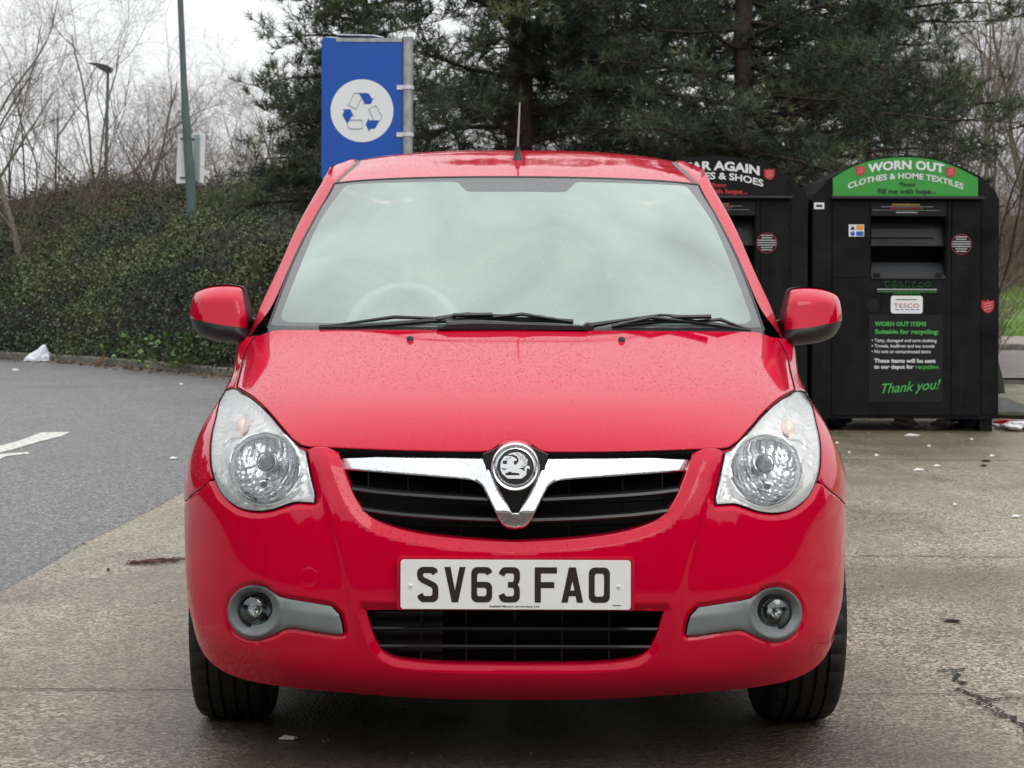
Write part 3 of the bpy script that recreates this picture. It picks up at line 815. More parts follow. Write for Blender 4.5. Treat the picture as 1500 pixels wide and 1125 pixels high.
def put_text(parent, name, body, u, v, Y, hpx, mat, bold=0.0, shear=0.0, align='CENTER', wpx=None, warp=None, space=1.0, track=None):
    """flat lettering whose capitals are hpx photo units high, centred at u with its baseline at v"""
    V, Fc = text2d(body, 1.0, bold, shear, space, align)
    if not len(V): return None
    k = hpx / 0.729
    X = V[:, 0] * k; Z = V[:, 1] * k
    if wpx:
        w0 = X.max() - X.min(); X = X * (wpx / w0)
    if warp: X, Z = warp(X, Z)
    P = [W(u + a, v - b_, Y) for a, b_ in zip(X, Z)]
    return mk(name, P, Fc, mat, parent, smooth=False)
put_text(plate, 'dealer_lettering', 'Seafield Motors (Inverness) Ltd', 755, 889.6, y, 2.9, M['ink'], .02, wpx=73)
b = MB(); b.add([W(u, v, y) for u, v in ((899, 886), (911, 886), (911, 887.2), (899, 887.2))], [(0, 1, 2, 3)]); b.build('maker_mark', M['ink'], plate)
for u in (603, 908):
    b = MB(); b.lathe([(.0001, -.003), (.003, -.0028), (.0048, -.001), (.0052, .001)], W(u, 859, PY), 'Y', 14); b.build('screw', M['whitemetal'], plate, True)
# raised pad of the bumper round the plate
b = MB(); b.prism(rrect(W(583, 0, 0)[0], W(0, 893.5, 0)[2], W(931, 0, 0)[0], W(0, 815.5, 0)[2], .010), -.0075, .03); b.build('plate_pad', M['paint'], car)
# ================================================================ windscreen, roof, sides, wheels, inside
GL_R = rows([
 [(0,485,.925),(120,485,.932),(235,485,.965),(315,484.5,1.02),(362,483,1.09)],
 [(0,432,1.09),(115,432,1.095),(226,432.5,1.125),(302,433,1.175),(344,433,1.235)],
 [(0,374,1.29),(107,374,1.295),(210,375,1.32),(280,376,1.365),(322,377,1.42)],
 [(0,314,1.50),(98,314.5,1.505),(191,316,1.53),(254,318,1.57),(293.5,320,1.62)],
 [(0,260,1.72),(90,260.7,1.725),(172,263,1.745),(230,266.5,1.775),(266,270.5,1.815)]])
GS = Surf(GL_R, iters=8)
M['screen'] = clear('windscreen_glass', (.76, .88, .82), .03, .02, haze=(.76, .98, .875), hazefac=.45)
def frit():
    m, nt, p = newmat('glass_edge_black'); p.inputs['Base Color'].default_value = (.045, .048, .05, 1); p.inputs['Roughness'].default_value = .55
    p.inputs['Coat Weight'].default_value = 1; p.inputs['Coat Roughness'].default_value = .12
    lk(nt, bump(nt, drops(nt, 230, .35), .0012, .8), p.inputs['Coat Normal']); return m
M['frit'] = frit()
CLR = [(0,281,1),(70,281),(77,277),(86,268),(94,266.5),(170,268),(235,270.5),(249,273),(256,280),(288,326),(316,390),(343,460),(343,468),(336,472.5),(300,474),(0,476)]
clR = sm(CLR, False, 4); clr_px = np.concatenate([clR, (clR * [-1, 1])[::-1]])
st_clr = GS.inv(clr_px)
g = np.array([(s, t) for s in np.linspace(-4, 4, 81) for t in np.linspace(0, 4, 51)])
pts = np.concatenate([st_clr, g]); V, Fc = cdt(pts, [(i, (i+1) % len(st_clr)) for i in range(len(st_clr))])
V[:, 0] = np.clip(V[:, 0], -4, 4); V[:, 1] = np.clip(V[:, 1], 0, 4)
Fa = np.array(Fc); c = V[Fa].mean(1); isc = inpoly(c, st_clr)
P = GS(V[:, 0], V[:, 1]); N = GS.normal(V[:, 0], V[:, 1])
ws = mk('windscreen', P, Fa[isc], M['screen'], car, normals=None)
mk('black_border', P, Fa[~isc], M['frit'], ws)
# thin black line round the glass
edge = [GS(np.array([4.0]), np.array([t]))[0] for t in np.linspace(0, 4, 30)]
for sd in (1, -1):
    b = MB(); b.tube([(e[0]*sd + .003*sd, e[1] + .004, e[2] - .002) for e in edge], .0055, 6); b.build('screen_seal', M['blk'], ws, True)
topl = [GS(np.array([s]), np.array([4.0]))[0] + [0, .004, .001] for s in np.linspace(-4, 4, 50)]
b = MB(); b.tube(topl, .0045, 6); b.build('screen_seal', M['blk'], ws, True)
# cowl panel
cl = [GS(np.array([s]), np.array([0.0]))[0] for s in np.linspace(-4, 4, 61)]
V = []; Fc = []
for p in cl:
    V += [(p[0], p[1] - .045, p[2] - .030), (p[0], p[1] - .020, p[2] - .004), (p[0], p[1] + .012, p[2] + .010), (p[0], p[1] + .03, p[2] - .02)]
for i in range(60):
    for k in range(3): Fc.append((i*4+k, (i+1)*4+k, (i+1)*4+k+1, i*4+k+1))
mk('cowl', V, Fc, M['blk'], car)
b = MB(); b.prism([W(u, v, .9)[::2] for u, v in [(640,483),(655,476),(700,474),(860,477.5),(862,483)]], .90, .935); b.build('cowl_cover', M['blk'], car)
# ---- roof
ROOF = rows([
 [(0,259.5,1.724),(90,260.2,1.729),(172,262.5,1.749),(230,266,1.779),(262,269.5,1.815),(274,268,1.86),(283.5,264,1.92)],
 [(0,244,1.90),(88,244.5,1.91),(165,246.5,1.93),(218,250,1.95),(243,252,1.985),(258,249,2.03),(270,247,2.09)],
 [(0,231,2.10),(85,231.7,2.11),(158,233.5,2.12),(205,237,2.15),(228,239,2.18),(244,236.5,2.22),(256,239,2.27)],
 [(0,2.40,1.601,0),(.19,2.40,1.600,0),(.36,2.40,1.590,0),(.48,2.40,1.576,0),(.535,2.40,1.566,0),(.575,2.40,1.562,0),(.61,2.40,1.535,0)],
 [(0,2.90,1.594,0),(.19,2.90,1.592,0),(.36,2.90,1.582,0),(.48,2.90,1.565,0),(.535,2.90,1.553,0),(.575,2.90,1.547,0),(.61,2.90,1.52,0)],
 [(0,3.35,1.545,0),(.19,3.35,1.543,0),(.36,3.33,1.533,0),(.48,3.31,1.515,0),(.535,3.30,1.50,0),(.57,3.29,1.49,0),(.60,3.28,1.46,0)]])
RS = Surf(ROOF, iters=5)
def ditch(s, t):
    P = RS(s, t); N = RS.normal(s, t); x = np.abs(np.abs(s) - 4.3)
    return P - N * (.006 * np.exp(-(x / .22) ** 2))[:, None]
ss = np.concatenate([-np.linspace(0, 6, 91)[::-1][:-1], np.linspace(0, 6, 91)]); tt = np.linspace(0, 5, 80)
A, B = np.meshgrid(ss, tt); A = A.ravel(); B = B.ravel(); n = len(ss)
P = ditch(A, B); NN = RS.normal(A, B, ditch)
Fc = []; mi = []
for i in range(79):
    for j in range(n - 1):
        Fc.append((i*n+j, i*n+j+1, (i+1)*n+j+1, (i+1)*n+j)); a = abs((ss[j] + ss[j+1]) / 2); mi.append(1 if 4.05 < a < 4.5 else 0)
M['ditch'] = simple('roof_strip', (.10, .10, .105), .5, bmp=.001, bscale=500)
roof = mk('roof', P, Fc, [M['paint'], M['ditch']], car, normals=NN, mi=mi)
# ---- body side: rows of height, columns from the screen edge to the tail
ZS = [.20, .38, .60, .80, .93, 1.012]
XS = [.79, .83, .843, .832, .792, .755]
side_rows = []
for z, x in zip(ZS, XS):
    y0 = 1.12
    side_rows.append([(x - .008 if z < .99 else .735, y0 + .02, z), (x - .002, y0 + .06, z), (x, y0 + .15, z), (x + .003, 1.7, z), (x + .004, 2.3, z), (x, 2.9, z), (x - .03, 3.35, z), (x - .12, 3.60, z)])
for (av, y, z, xc, yr) in (((354, 447), 1.20, 1.075, .735, 3.56), ((329, 390), 1.385, 1.184, .708, 3.54), ((298, 327), 1.59, 1.320, .674, 3.48), ((266, 270), 1.80, 1.452, .628, 3.40)):
    p = W(U0 + av[0], av[1], y)
    side_rows.append([(p[0] + .006, y + .008, p[2]), (xc, y + .055, z), (xc + .004, y + .14, z), (xc + .01, (y + 2.3) / 2 + .1, z), (xc + .012, 2.35, z), (xc + .004, 2.85, z), (xc - .03, 3.25, z), (xc - .10, yr, z)])
side_rows.append([(.612, 1.90, 1.478), (.615, 1.93, 1.497), (.617, 2.0, 1.513), (.618, 2.15, 1.53), (.615, 2.45, 1.535), (.612, 2.85, 1.522), (.60, 3.15, 1.49), (.56, 3.28, 1.45)])
SS = Surf(side_rows, mirror=False, iters=5)
# windows and wheel opening are outlines in Y, Z
WIN = [[(1.62,1.06),(1.93,1.40),(2.20,1.44),(2.27,1.43),(2.27,1.04),(1.66,1.02)], [(2.36,1.43),(2.36,1.04),(3.02,1.06),(2.98,1.40)], [(3.10,1.09),(3.06,1.38),(3.26,1.33),(3.36,1.12)], [(1.36,1.03),(1.52,1.02),(1.52,1.15)]]
arch = [(3.06 + .335*math.cos(a), .30 + .345*math.sin(a)) for a in np.linspace(-.35, math.pi + .35, 40)]
ns, nt2 = 150, 130
A, B = np.meshgrid(np.linspace(0, 7, ns), np.linspace(0, 10, nt2)); A = A.ravel(); B = B.ravel()
P = SS(A, B); N = SS.normal(A, B)
quads = [(i*ns+j, i*ns+j+1, (i+1)*ns+j+1, (i+1)*ns+j) for i in range(nt2-1) for j in range(ns-1)]
Q = np.array(quads); c = P[Q].mean(1)[:, 1:]
win = np.zeros(len(Q), bool)
for w in WIN: win |= inpoly(c, cat_rom([(*p, 1) for p in w], .05))
ar_ = inpoly(c, arch)
seamY = (np.abs(c[:, 0] - (2.315 + .0 * c[:, 1])) < .006) & (c[:, 1] < 1.42)
M['sideglass'] = clear('side_glass', (.50, .56, .54), .06, .02)
for sd in (1, -1):
    Pm = P * [sd, 1, 1]; Nm = N * [sd, 1, 1]
    k = ~win & ~ar_; qq = Q[k] if sd > 0 else Q[k][:, ::-1]
    bs = mk('body_side', Pm, qq, [M['paint'], M['gap']], car, normals=Nm, mi=seamY[k].astype(int))
    qq = Q[win] if sd > 0 else Q[win][:, ::-1]
    mk('side_window', Pm - Nm * .004, qq, M['sideglass'], bs)
    for yy in (2.08, 2.95):
        b = MB(); b.tube([(sd*.845, yy-.11, .90), (sd*.872, yy-.08, .905), (sd*.874, yy+.06, .905), (sd*.848, yy+.09, .90)], [.010, .012, .012, .010], 8, flat=1.3)
        b.build('door_handle', M['paint'], bs, True)
    b = MB(); b.box((sd*.66 if sd > 0 else -.82, 1.12, .14), (.82 if sd > 0 else -.66, 2.72, .24), .02); b.build('sill', M['blk'], bs)
# tail
tail = []
for r in side_rows:
    e = r[-1]; tail.append([(0, e[1] + .10, e[2]), (e[0]*.35, e[1] + .095, e[2]), (e[0]*.7, e[1] + .065, e[2]), (e[0]*.92, e[1] + .02, e[2]), (e[0], e[1], e[2])])
TS = Surf(tail, iters=3)
ns2 = 61; A, B = np.meshgrid(np.linspace(-4, 4, ns2), np.linspace(0, 10, 60)); A = A.ravel(); B = B.ravel(); P = TS(A, B)
Q = np.array([(i*ns2+j, (i+1)*ns2+j, (i+1)*ns2+j+1, i*ns2+j+1) for i in range(59) for j in range(ns2-1)])
c = P[Q].mean(1); w = inpoly(c[:, [0, 2]], [(-.52, 1.03), (.52, 1.03), (.46, 1.36), (-.46, 1.36)])
tg = mk('tailgate', P, Q[~w], M['paint'], car); mk('rear_window', P, Q[w], M['sideglass'], tg)
for sd in (1, -1):
    b = MB(); b.box((min(sd*.60, sd*.72), 3.52, .80), (max(sd*.60, sd*.72), 3.64, 1.05), .02); b.build('tail_light', simple('red_lens', (.4, .01, .01), .2), tg)
b = MB(); b.box((-.62, .55, .20), (.62, 3.5, .30)); b.box((-.46, .22, .20), (.46, .6, .26)); b.build('underbody', M['blkmat'], car)
b = MB(); b.box((-.55, .35, .24), (.55, 1.05, .72)); b.build('engine_bay', M['blkmat'], car)
for sd in (1, -1):
    for yc, x0_ in ((.70, .60), (3.06, .60)):
        b = MB()
        pr = [(x0_ if sd > 0 else -x0_, 0)]
        V = []; Fc = []
        an = np.linspace(-.02 if yc < 1 else -.4, math.pi + (.02 if yc < 1 else .4), 24)
        for a in an:
            V += [(sd*.60, yc + .36*math.cos(a), .30 + .36*math.sin(a)), (sd*(.835 if yc > 1 else .755), yc + .355*math.cos(a), .30 + .35*math.sin(a))]
        for i in range(23): Fc.append((2*i, 2*i+1, 2*i+3, 2*i+2))
        b.add(V, Fc); n0 = [(sd*.60, yc + .36*math.cos(a), .30 + .36*math.sin(a)) for a in an]; b.add(n0, [tuple(range(24))])
        b.build('arch_liner', M['blkmat'], car)
# ---- wheels
def tyremat():
    m, nt, p = newmat('tyre_rubber'); p.inputs['Base Color'].default_value = (.009, .009, .009, 1); p.inputs['Roughness'].default_value = .62
    tc = texco(nt); lk(nt, bump(nt, noise(nt, tc, 300, 3), .0006), p.inputs['Normal']); return m
M['tyre'] = tyremat(); M['alloy'] = simple('wheel_silver', (.45, .46, .47), .35, .8)
def make_wheel(x, y, sd, steer=0.0):
    wz = .292; r0 = .292
    prof = [(.19, -.088), (.215, -.094), (.255, -.097), (.274, -.094), (.285, -.086), (.2905, -.074), (.292, -.066), (.292, -.052), (.284, -.051), (.284, -.045), (.292, -.044),
            (.2925, -.022), (.2845, -.021), (.2845, -.013), (.2925, -.012), (.2925, .012), (.2845, .013), (.2845, .021), (.2925, .022), (.292, .044), (.284, .045), (.284, .051), (.292, .052), (.292, .066), (.2905, .074),
            (.285, .086), (.274, .094), (.255, .097), (.215, .094), (.19, .088)]
    wl = empty('wheel'); wl.parent = car
    wl.location = Vector((x, y, wz)) - Vector(car.location); wl.rotation_euler = (0, 0, steer)
    # shoulders carry cross grooves
    b = MB(); n = 140; V = []; Fc = []
    for k in range(n):
        t = 2*math.pi*k/n; cut = (k % 4 == 0)
        for (r, h) in prof:
            rr = r - (.006 if cut and r > .283 and abs(h) > .05 else 0)
            V.append((h, rr*math.cos(t), rr*math.sin(t)))
    m = len(prof)
    for k in range(n):
        k2 = (k+1) % n
        for i in range(m-1): Fc.append((k*m+i, k*m+i+1, k2*m+i+1, k2*m+i))
    b.add(V, Fc); b.build('tyre', M['tyre'], wl, True, 30)
    b = MB(); b.lathe([(.0001, .05*sd), (.05, .052*sd), (.06, .04*sd), (.12, .03*sd), (.17, .05*sd), (.19, .085*sd), (.196, .086*sd), (.19, .0), (.19, -.08*sd)], (0, 0, 0), 'X', 40)
    for k in range(7):
        a = 2*math.pi*k/7; b.tube([(.055*sd, .05*math.cos(a), .05*math.sin(a)), (.06*sd, .12*math.cos(a), .12*math.sin(a)), (.075*sd, .185*math.cos(a), .185*math.sin(a))], [.022, .016, .018], 8)
    b.build('rim', M['alloy'], wl, True)
    return wl
make_wheel(.722, .70, 1, .03); make_wheel(-.722, .70, -1, .03)
make_wheel(.735, 3.06, 1); make_wheel(-.735, 3.06, -1)
b = MB(); b.tube([(-.6, .72, .27), (.6, .72, .27)], .02, 8); b.box((-.64, .78, .17), (-.50, 1.0, .22)); b.box((.50, .78, .17), (.64, 1.0, .22)); b.tube([(.35, .35, .19), (.36, .8, .17)], .02, 8); b.build('suspension_arm', M['blkmat'], car)
# ---- mirrors
def dome(line, poly, y0, th, mat, parent, sgn, part=None, edge=14.0, grid=4.0, rear=.05, n_iter=0, sharp=None):
    """a rounded shell whose outline is poly (photo units from the car's middle), bulging th towards the viewer"""
    PL = sm(poly, True, 3); allp_ = np.array(PL)
    gp = np.array([(a, v) for a in np.arange(PL[:, 0].min(), PL[:, 0].max(), grid) for v in np.arange(PL[:, 1].min(), PL[:, 1].max(), grid)])
    of = offs(PL, True, (-.8, -2, -4, .8, 2, 4)); ins = lambda q: inpoly(q, PL) & (pdist(q, PL) > .5)
    gp = gp[inpoly(gp, PL) & (pdist(gp, PL) > 5)]; of = of[ins(of)]
    pts = [PL, gp, of]; ed_ = [(i, (i+1) % len(PL)) for i in range(len(PL))]
    if line is not None:
        for L in line:
            n0 = sum(len(p) for p in pts); L = cat_rom(L, 3, False); L = L[ins(L) | True]; pts.append(L); ed_ += [(n0+i, n0+i+1) for i in range(len(L)-1)]
    V, Fc = cdt(np.concatenate(pts), ed_); c = np.array([V[list(f)].mean(0) for f in Fc]); Fc = [f for f, o in zip(Fc, inpoly(c, PL)) if o]
    return PL, V, Fc
MIR = [(390,501),(394,484),(390,463),(395,440),(399,425),(404,420.5),(424,418.5),(444,420),(460,425),(470,431),(474.5,441),(477.5,457),(477,468),(473,480),(466,490),(452,497.5),(436,501.5),(405,504)]
CAPLINE = [(380,483),(392,482),(436,477),(478,467.5),(490,464)]
INLINE = [(404,415),(399,440),(394,470),(393,505)]
PL, V, Fc = dome([CAPLINE, INLINE], MIR, 0, 0, None, None, 1)
x = pdist(V, PL)
Ym = 1.16
h = .075 * np.clip(1 - (1 - np.clip(x / 24, 0, 1)) ** 3.2, 0, 1) ** .62
sk = (V[:, 0] - 392) / 85                                           # outer end sweeps back
c = np.array([V[list(f)].mean(0) for f in Fc]); lv = np.interp(c[:, 0], [p[0] for p in CAPLINE], [p[1] for p in CAPLINE])
for sd in (1, -1):
    Y = Ym + .05 * sk ** 2 + .03 - h + (V[:, 1] - 460) * -.0006 - .0011 * np.clip(V[:, 1] - 436, 0, 60) * 0 + .0016 * np.clip(440 - V[:, 1], 0, 30)
    P = np.array([W(U0 + sd*p[0], p[1], y) for p, y in zip(V, Y)])
    red = c[:, 1] < lv; F1 = [f if sd > 0 else f[::-1] for f in Fc]
    inner = c[:, 0] < np.interp(c[:, 1], [p[1] for p in INLINE], [p[0] for p in INLINE])
    wm = mk('wing_mirror', P, [f for f, r, i in zip(F1, red, inner) if r and not i], M['paint'], car)
    b = MB()
    mk('lower_cover', P, [f for f, r, i in zip(F1, red, inner) if (not r) or i], M['blk'], wm)
    R = [np.array(W(U0 + sd*p[0], p[1], Ym + .05*((p[0]-392)/85)**2 + .03 + (p[1]-460)*-.0006)) for p in PL]; n = len(R)
    R2 = [p + [0, .06, 0] for p in R]; mid = np.mean(R2, 0); R3 = [mid + (p - mid)*.9 for p in R2]
    V4 = R + R2 + R3; F4 = []
    for i in range(n):
        j = (i+1) % n; F4 += [(i, j, n+j, n+i), (n+i, n+j, 2*n+j, 2*n+i)]
    mk('mirror_housing', V4, F4, M['blk'], wm); 
    mk('mirror_glass', R3, [tuple(range(n))], M['refl'], wm, smooth=False)
    b = MB(); b.tube([W(U0 + sd*418, 497, Ym + .06), W(U0 + sd*398, 497, Ym + .09), W(U0 + sd*380, 496, Ym + .12), W(U0 + sd*366, 492, Ym + .14)], [.018, .024, .026, .03], 10, flat=.75)
    b.tube([W(U0 + sd*394, 470, Ym + .09), W(U0 + sd*384, 478, Ym + .12), W(U0 + sd*374, 482, Ym + .14)], [.012, .022, .03], 10, flat=1.0)
    b.build('mirror_arm', M['blk'], wm, True)
# ---- wipers, aerial, nozzles
def yglass(u, v):
    st = GS.inv([(u - U0, v)]); return GS(st[:, 0], st[:, 1])[0][1]
def wiper(blade, arm, pivot):
    b = MB(); P = []
    for u, v, lift in blade: P.append(W(u, v, yglass(u, v) - .010 - lift))
    b.tube(P, .0045, 5, flat=1.6)
    w = b.build('wiper', M['blk'], car, True)
    b = MB(); Q = []
    for u, v, lift in arm: Q.append(W(u, v, yglass(u, v) - .018 - lift))
    b.tube(Q, [.005]*(len(Q)-1) + [.010], 6, flat=.9); b.build('wiper_arm', M['blk'], w, True)
    b = MB()
    m = len(blade) // 2
    for (i0, i1) in ((0, m), (m, len(blade)-1)):
        a = Vector(P[i0]); c_ = Vector(P[i1]); md = (a + c_) / 2 + Vector((0, -.006, .018)); b.tube([a, md, c_], [.0035, .006, .0035], 6)
    b.tube([Vector(P[m]) + Vector((-.05, -.004, .012)), Vector(P[m]) + Vector((.06, -.004, .014))], .009, 8, flat=.7); b.build('wiper_bridge', M['blk'], w, True)
    b = MB(); b.lathe([(.0001, -.012), (.013, -.010), (.016, 0), (.016, .03)], W(*pivot, .93), 'Y', 14); b.build('wiper_pivot', M['blk'], w, True)
wiper([(468,480.5,0),(520,479.5,0),(570,476,0),(625,471,.0),(690,468.5,.002),(750,467.5,0),(800,468.5,0),(840,471,0)], [(640,468,.0),(660,463,0),(684,459.5,0),(720,462,0),(750,463,0)][::-1][:3] + [(640,468,0),(600,474,0),(660,480,.01),(700,481,.02)][:1], (700, 482))
wiper([(897,477,0),(935,473,0),(975,469,0),(1010,470,0),(1050,475,0),(1100,483,0)], [(1020,463.5,0),(968,460.5,0),(915,468,0),(862,477,.01)], (862, 480))
b = MB(); b.tube([W(655, 482, .915), W(655, 476, .925), W(705, 474, .93), W(850, 478, .935)], [.012, .014, .012, .006], 8, flat=.8); b.build('wiper_linkage', M['blk'], car, True)
ant = W(757.5, 234, 2.06)
b = MB(); b.lathe([(.0001, .045), (.007, .043), (.0085, .03), (.015, .006), (.019, .0), (.020, -.012)], ant, 'Z', 18); an_ = b.build('aerial', M['blk'], car, True)
b = MB()
tip = Vector(W(760.5, 150, 2.06)); a0 = Vector(ant) + Vector((0, 0, .035)); pts = [a0 + (tip - a0) * (i / 60) for i in range(61)]
b.tube(pts, [.0034 + .0011 * (i % 3 == 0) - .0012*i/60 for i in range(61)], 7); b.build('aerial_rod', simple('aerial_grey', (.35, .35, .35), .5), an_, True)
for u in (601, 911):
    st = S.inv([(u - U0, 499)]); p = S(st[:, 0], st[:, 1])[0]; b = MB()
    b.lathe([(.0001, .012), (.006, .011), (.009, .006), (.0095, -.004)], p, 'Z', 12); b.build('washer_nozzle', M['blk'], car, True)
# ---- inside
M['dash'] = simple('dash_grey', (.05, .052, .055), .7); M['cloth'] = simple('seat_cloth', (.16, .17, .175), .9, var=.2, vscale=80); M['head'] = simple('headlining', (.55, .55, .53), .9)
b = MB(); b.box((-.66, 1.22, .70), (.66, 1.66, 1.0), .06); b.box((-.18, 1.3, .5), (.16, 1.8, .8), .04); b.build('dashboard', M['dash'], car)
wc = Vector(W(592, 497, 1.78)); b = MB(); pts = [wc + Vector((.18*math.cos(t), .18*math.sin(t)*.38, .18*math.sin(t)*.92)) for t in np.linspace(0, 2*math.pi, 40)]
b.tube(pts, .016, 8, cap=False); b.tube([wc + Vector((-.17, 0, 0)), wc, wc + Vector((.17, 0, 0))], [.012, .05, .012], 8, flat=.5); b.tube([wc, wc + Vector((0, -.06, -.17))], .02, 8); b.build('steering_wheel', simple('wheel_grey', (.60, .62, .62), .5), car, True)
for x in (-.36, .36):
    b = MB(); b.box((x-.24, 2.0, .42), (x+.24, 2.5, .60), .06); b.box((x-.23, 2.42, .55), (x+.23, 2.58, 1.14), .06); st_ = b.build('seat', M['cloth'], car, True)
    b = MB(); b.box((x-.13, 2.50, 1.20), (x+.13, 2.60, 1.38), .045); b.tube([(x-.05, 2.54, 1.1), (x-.05, 2.55, 1.25)], .006); b.tube([(x+.05, 2.54, 1.1), (x+.05, 2.55, 1.25)], .006); b.build('headrest', M['cloth'], st_, True)
b = MB(); b.box((-.6, 2.95, .45), (.6, 3.3, .62), .05); b.box((-.6, 3.2, .6), (.6, 3.36, 1.08), .05); b.build('rear_seat', M['cloth'], car)
b = MB(); b.box((-.12, 1.70, 1.33), (.12, 1.735, 1.395), .015); b.tube([(0, 1.73, 1.36), (0, 1.78, 1.46)], .008); b.build('inside_mirror', M['dash'], car)
b = MB(); b.box((-.52, 2.0, 1.47), (.52, 3.2, 1.49), .005); b.box((-.45, 1.86, 1.452), (.45, 2.01, 1.474), .004); b.box((-.50, 3.2, 1.37), (.50, 3.34, 1.455), .01); b.build('headlining', M['head'], car)
# ================================================================ ground, kerbs, road
def G(u, v, z=0.0):
    d = (H - z) * F / (v - V0); return ((u - U0) * d / F, d + CY, z)
def sheet(name, poly, z, mat, grid=None, kind='structure'):
    V, Fc = flatpoly(poly, (), grid)
    o = mk(name, [(x, y, z) for x, y in V], Fc, mat, None, smooth=False); tag(o, kind=kind); return o
def concrete():
    m, nt, p = newmat('wet_concrete'); tc = texco(nt)
    fine = noise(nt, tc, 120, 5, .85); med = noise(nt, tc, 46, 5, .7); big = noise(nt, tc, .55, 6, .62, .4)
    st = texco(nt, (1.0, .22, 1)); streak = noise(nt, st, 1.6, 5, .6, .6)
    v = nd(nt, 'ShaderNodeTexVoronoi'); v.inputs['Scale'].default_value = 105; lk(nt, tc, v.inputs[0])
    sep = nt.nodes.new('ShaderNodeSeparateColor'); lk(nt, v.outputs['Color'], sep.inputs[0])
    base = ramp(nt, fine, [(0.30, (.10, .082, .062)), (0.44, (.29, .255, .21)), (0.55, (.42, .385, .335)), (0.70, (.85, .81, .75))])
    stone = ramp(nt, sep.outputs[0], [(0.0, (.02, .015, .01)), (0.28, (.12, .10, .08)), (0.5, (.40, .36, .30)), (0.82, (.66, .62, .55)), (1.0, (1.0, .98, .94))])
    c = mixc(nt, .80, base, stone)
    c = mixc(nt, ramp(nt, big, [(0.36, .60), (0.56, 0.0)]), c, (.15, .13, .10))
    c = mixc(nt, ramp(nt, streak, [(0.46, 0.0), (0.60, .45)]), c, (.19, .165, .125))
    # moss and dirt gather towards the recycling banks
    g = nt.nodes.new('ShaderNodeNewGeometry'); sp = nt.nodes.new('ShaderNodeSeparateXYZ'); lk(nt, g.outputs['Position'], sp.inputs[0])
    fy = mth(nt, 'MULTIPLY', ramp(nt, mth(nt, 'DIVIDE', sp.outputs[1], 20.0), [(0.18, 0.0), (0.50, 1.0)]), ramp(nt, big, [(.3, .95), (.7, .45)]))
    c = mixc(nt, fy, c, (.135, .120, .075))
    # wet mark under the car's nose, with its contact shadow painted in
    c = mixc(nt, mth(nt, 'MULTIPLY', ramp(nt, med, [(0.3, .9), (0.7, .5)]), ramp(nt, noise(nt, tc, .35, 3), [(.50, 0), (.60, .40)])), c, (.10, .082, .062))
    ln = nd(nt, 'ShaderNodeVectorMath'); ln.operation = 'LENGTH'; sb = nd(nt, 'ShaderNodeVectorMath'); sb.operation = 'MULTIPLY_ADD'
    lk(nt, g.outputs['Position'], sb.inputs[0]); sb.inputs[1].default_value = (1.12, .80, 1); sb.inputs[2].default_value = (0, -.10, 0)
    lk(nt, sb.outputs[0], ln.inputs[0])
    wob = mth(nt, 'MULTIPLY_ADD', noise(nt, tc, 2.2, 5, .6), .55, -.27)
    stain_shade = ramp(nt, mth(nt, 'ADD', mth(nt, 'DIVIDE', ln.outputs['Value'], 1.75), wob), [(0.42, .84), (0.86, 0.0)])
    c = mixc(nt, stain_shade, c, (.048, .037, .029))
    c = mixc(nt, 1.0, c, (.80, .745, .655), 'MULTIPLY')
    lk(nt, c, p.inputs['Base Color'])
    r = ramp(nt, mixc(nt, .5, big, streak), [(0.38, .20), (0.60, .50)]); lk(nt, mth(nt, 'SUBTRACT', r, mth(nt, 'MULTIPLY', stain_shade, .14)), p.inputs['Roughness'])
    h = mth(nt, 'ADD', fine, mth(nt, 'MULTIPLY', v.outputs['Distance'], .8))
    lk(nt, bump(nt, h, .004, .8), p.inputs['Normal']); return m
def asphalt():
    m, nt, p = newmat('wet_asphalt'); tc = texco(nt)
    va = nd(nt, 'ShaderNodeTexVoronoi'); va.inputs['Scale'].default_value = 95; lk(nt, tc, va.inputs[0]); sa = nt.nodes.new('ShaderNodeSeparateColor'); lk(nt, va.outputs['Color'], sa.inputs[0])
    fine = noise(nt, tc, 105, 5, .85); big = noise(nt, tc, .5, 5, .6, .5)
    c = ramp(nt, fine, [(0.30, (.040, .040, .043)), (0.45, (.115, .116, .120)), (0.56, (.19, .19, .193)), (0.70, (.50, .49, .48))])
    c = mixc(nt, .75, c, ramp(nt, sa.outputs[0], [(0, (.02, .02, .022)), (.4, (.09, .09, .095)), (.75, (.24, .24, .245)), (1, (.70, .69, .68))]))
    c = mixc(nt, ramp(nt, big, [(0.35, .35), (0.65, 0.0)]), c, (.105, .105, .108))
    c = mixc(nt, 1.0, c, (.74, .73, .72), 'MULTIPLY')
    lk(nt, c, p.inputs['Base Color'])
    lk(nt, ramp(nt, big, [(0.3, .30), (0.7, .50)]), p.inputs['Roughness']); lk(nt, bump(nt, fine, .006, .9), p.inputs['Normal']); return m
def soil(name, a, b, sc=9):
    m, nt, p = newmat(name); tc = texco(nt); lk(nt, ramp(nt, noise(nt, tc, sc, 6, .7), [(.35, a), (.65, b)]), p.inputs['Base Color']); p.inputs['Roughness'].default_value = .85
    lk(nt, bump(nt, noise(nt, tc, sc*4, 5, .7), .03), p.inputs['Normal']); return m
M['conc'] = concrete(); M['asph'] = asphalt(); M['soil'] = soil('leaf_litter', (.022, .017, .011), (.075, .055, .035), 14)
M['kerb'] = simple('kerb_stone', (.15, .145, .115), .7, var=.45, vscale=9, bmp=.004, bscale=60)
M['grassg'] = soil('grass_ground', (.06, .10, .022), (.15, .24, .05), 5)
sheet('ground', [(-250, -120), (250, -120), (250, 500), (-250, 500)], -.02, M['soil'])
sheet('asphalt_road', [(-70, -40), (-1.72, -40), (-1.5, 34), (-70, 34)], -.006, M['asph'])
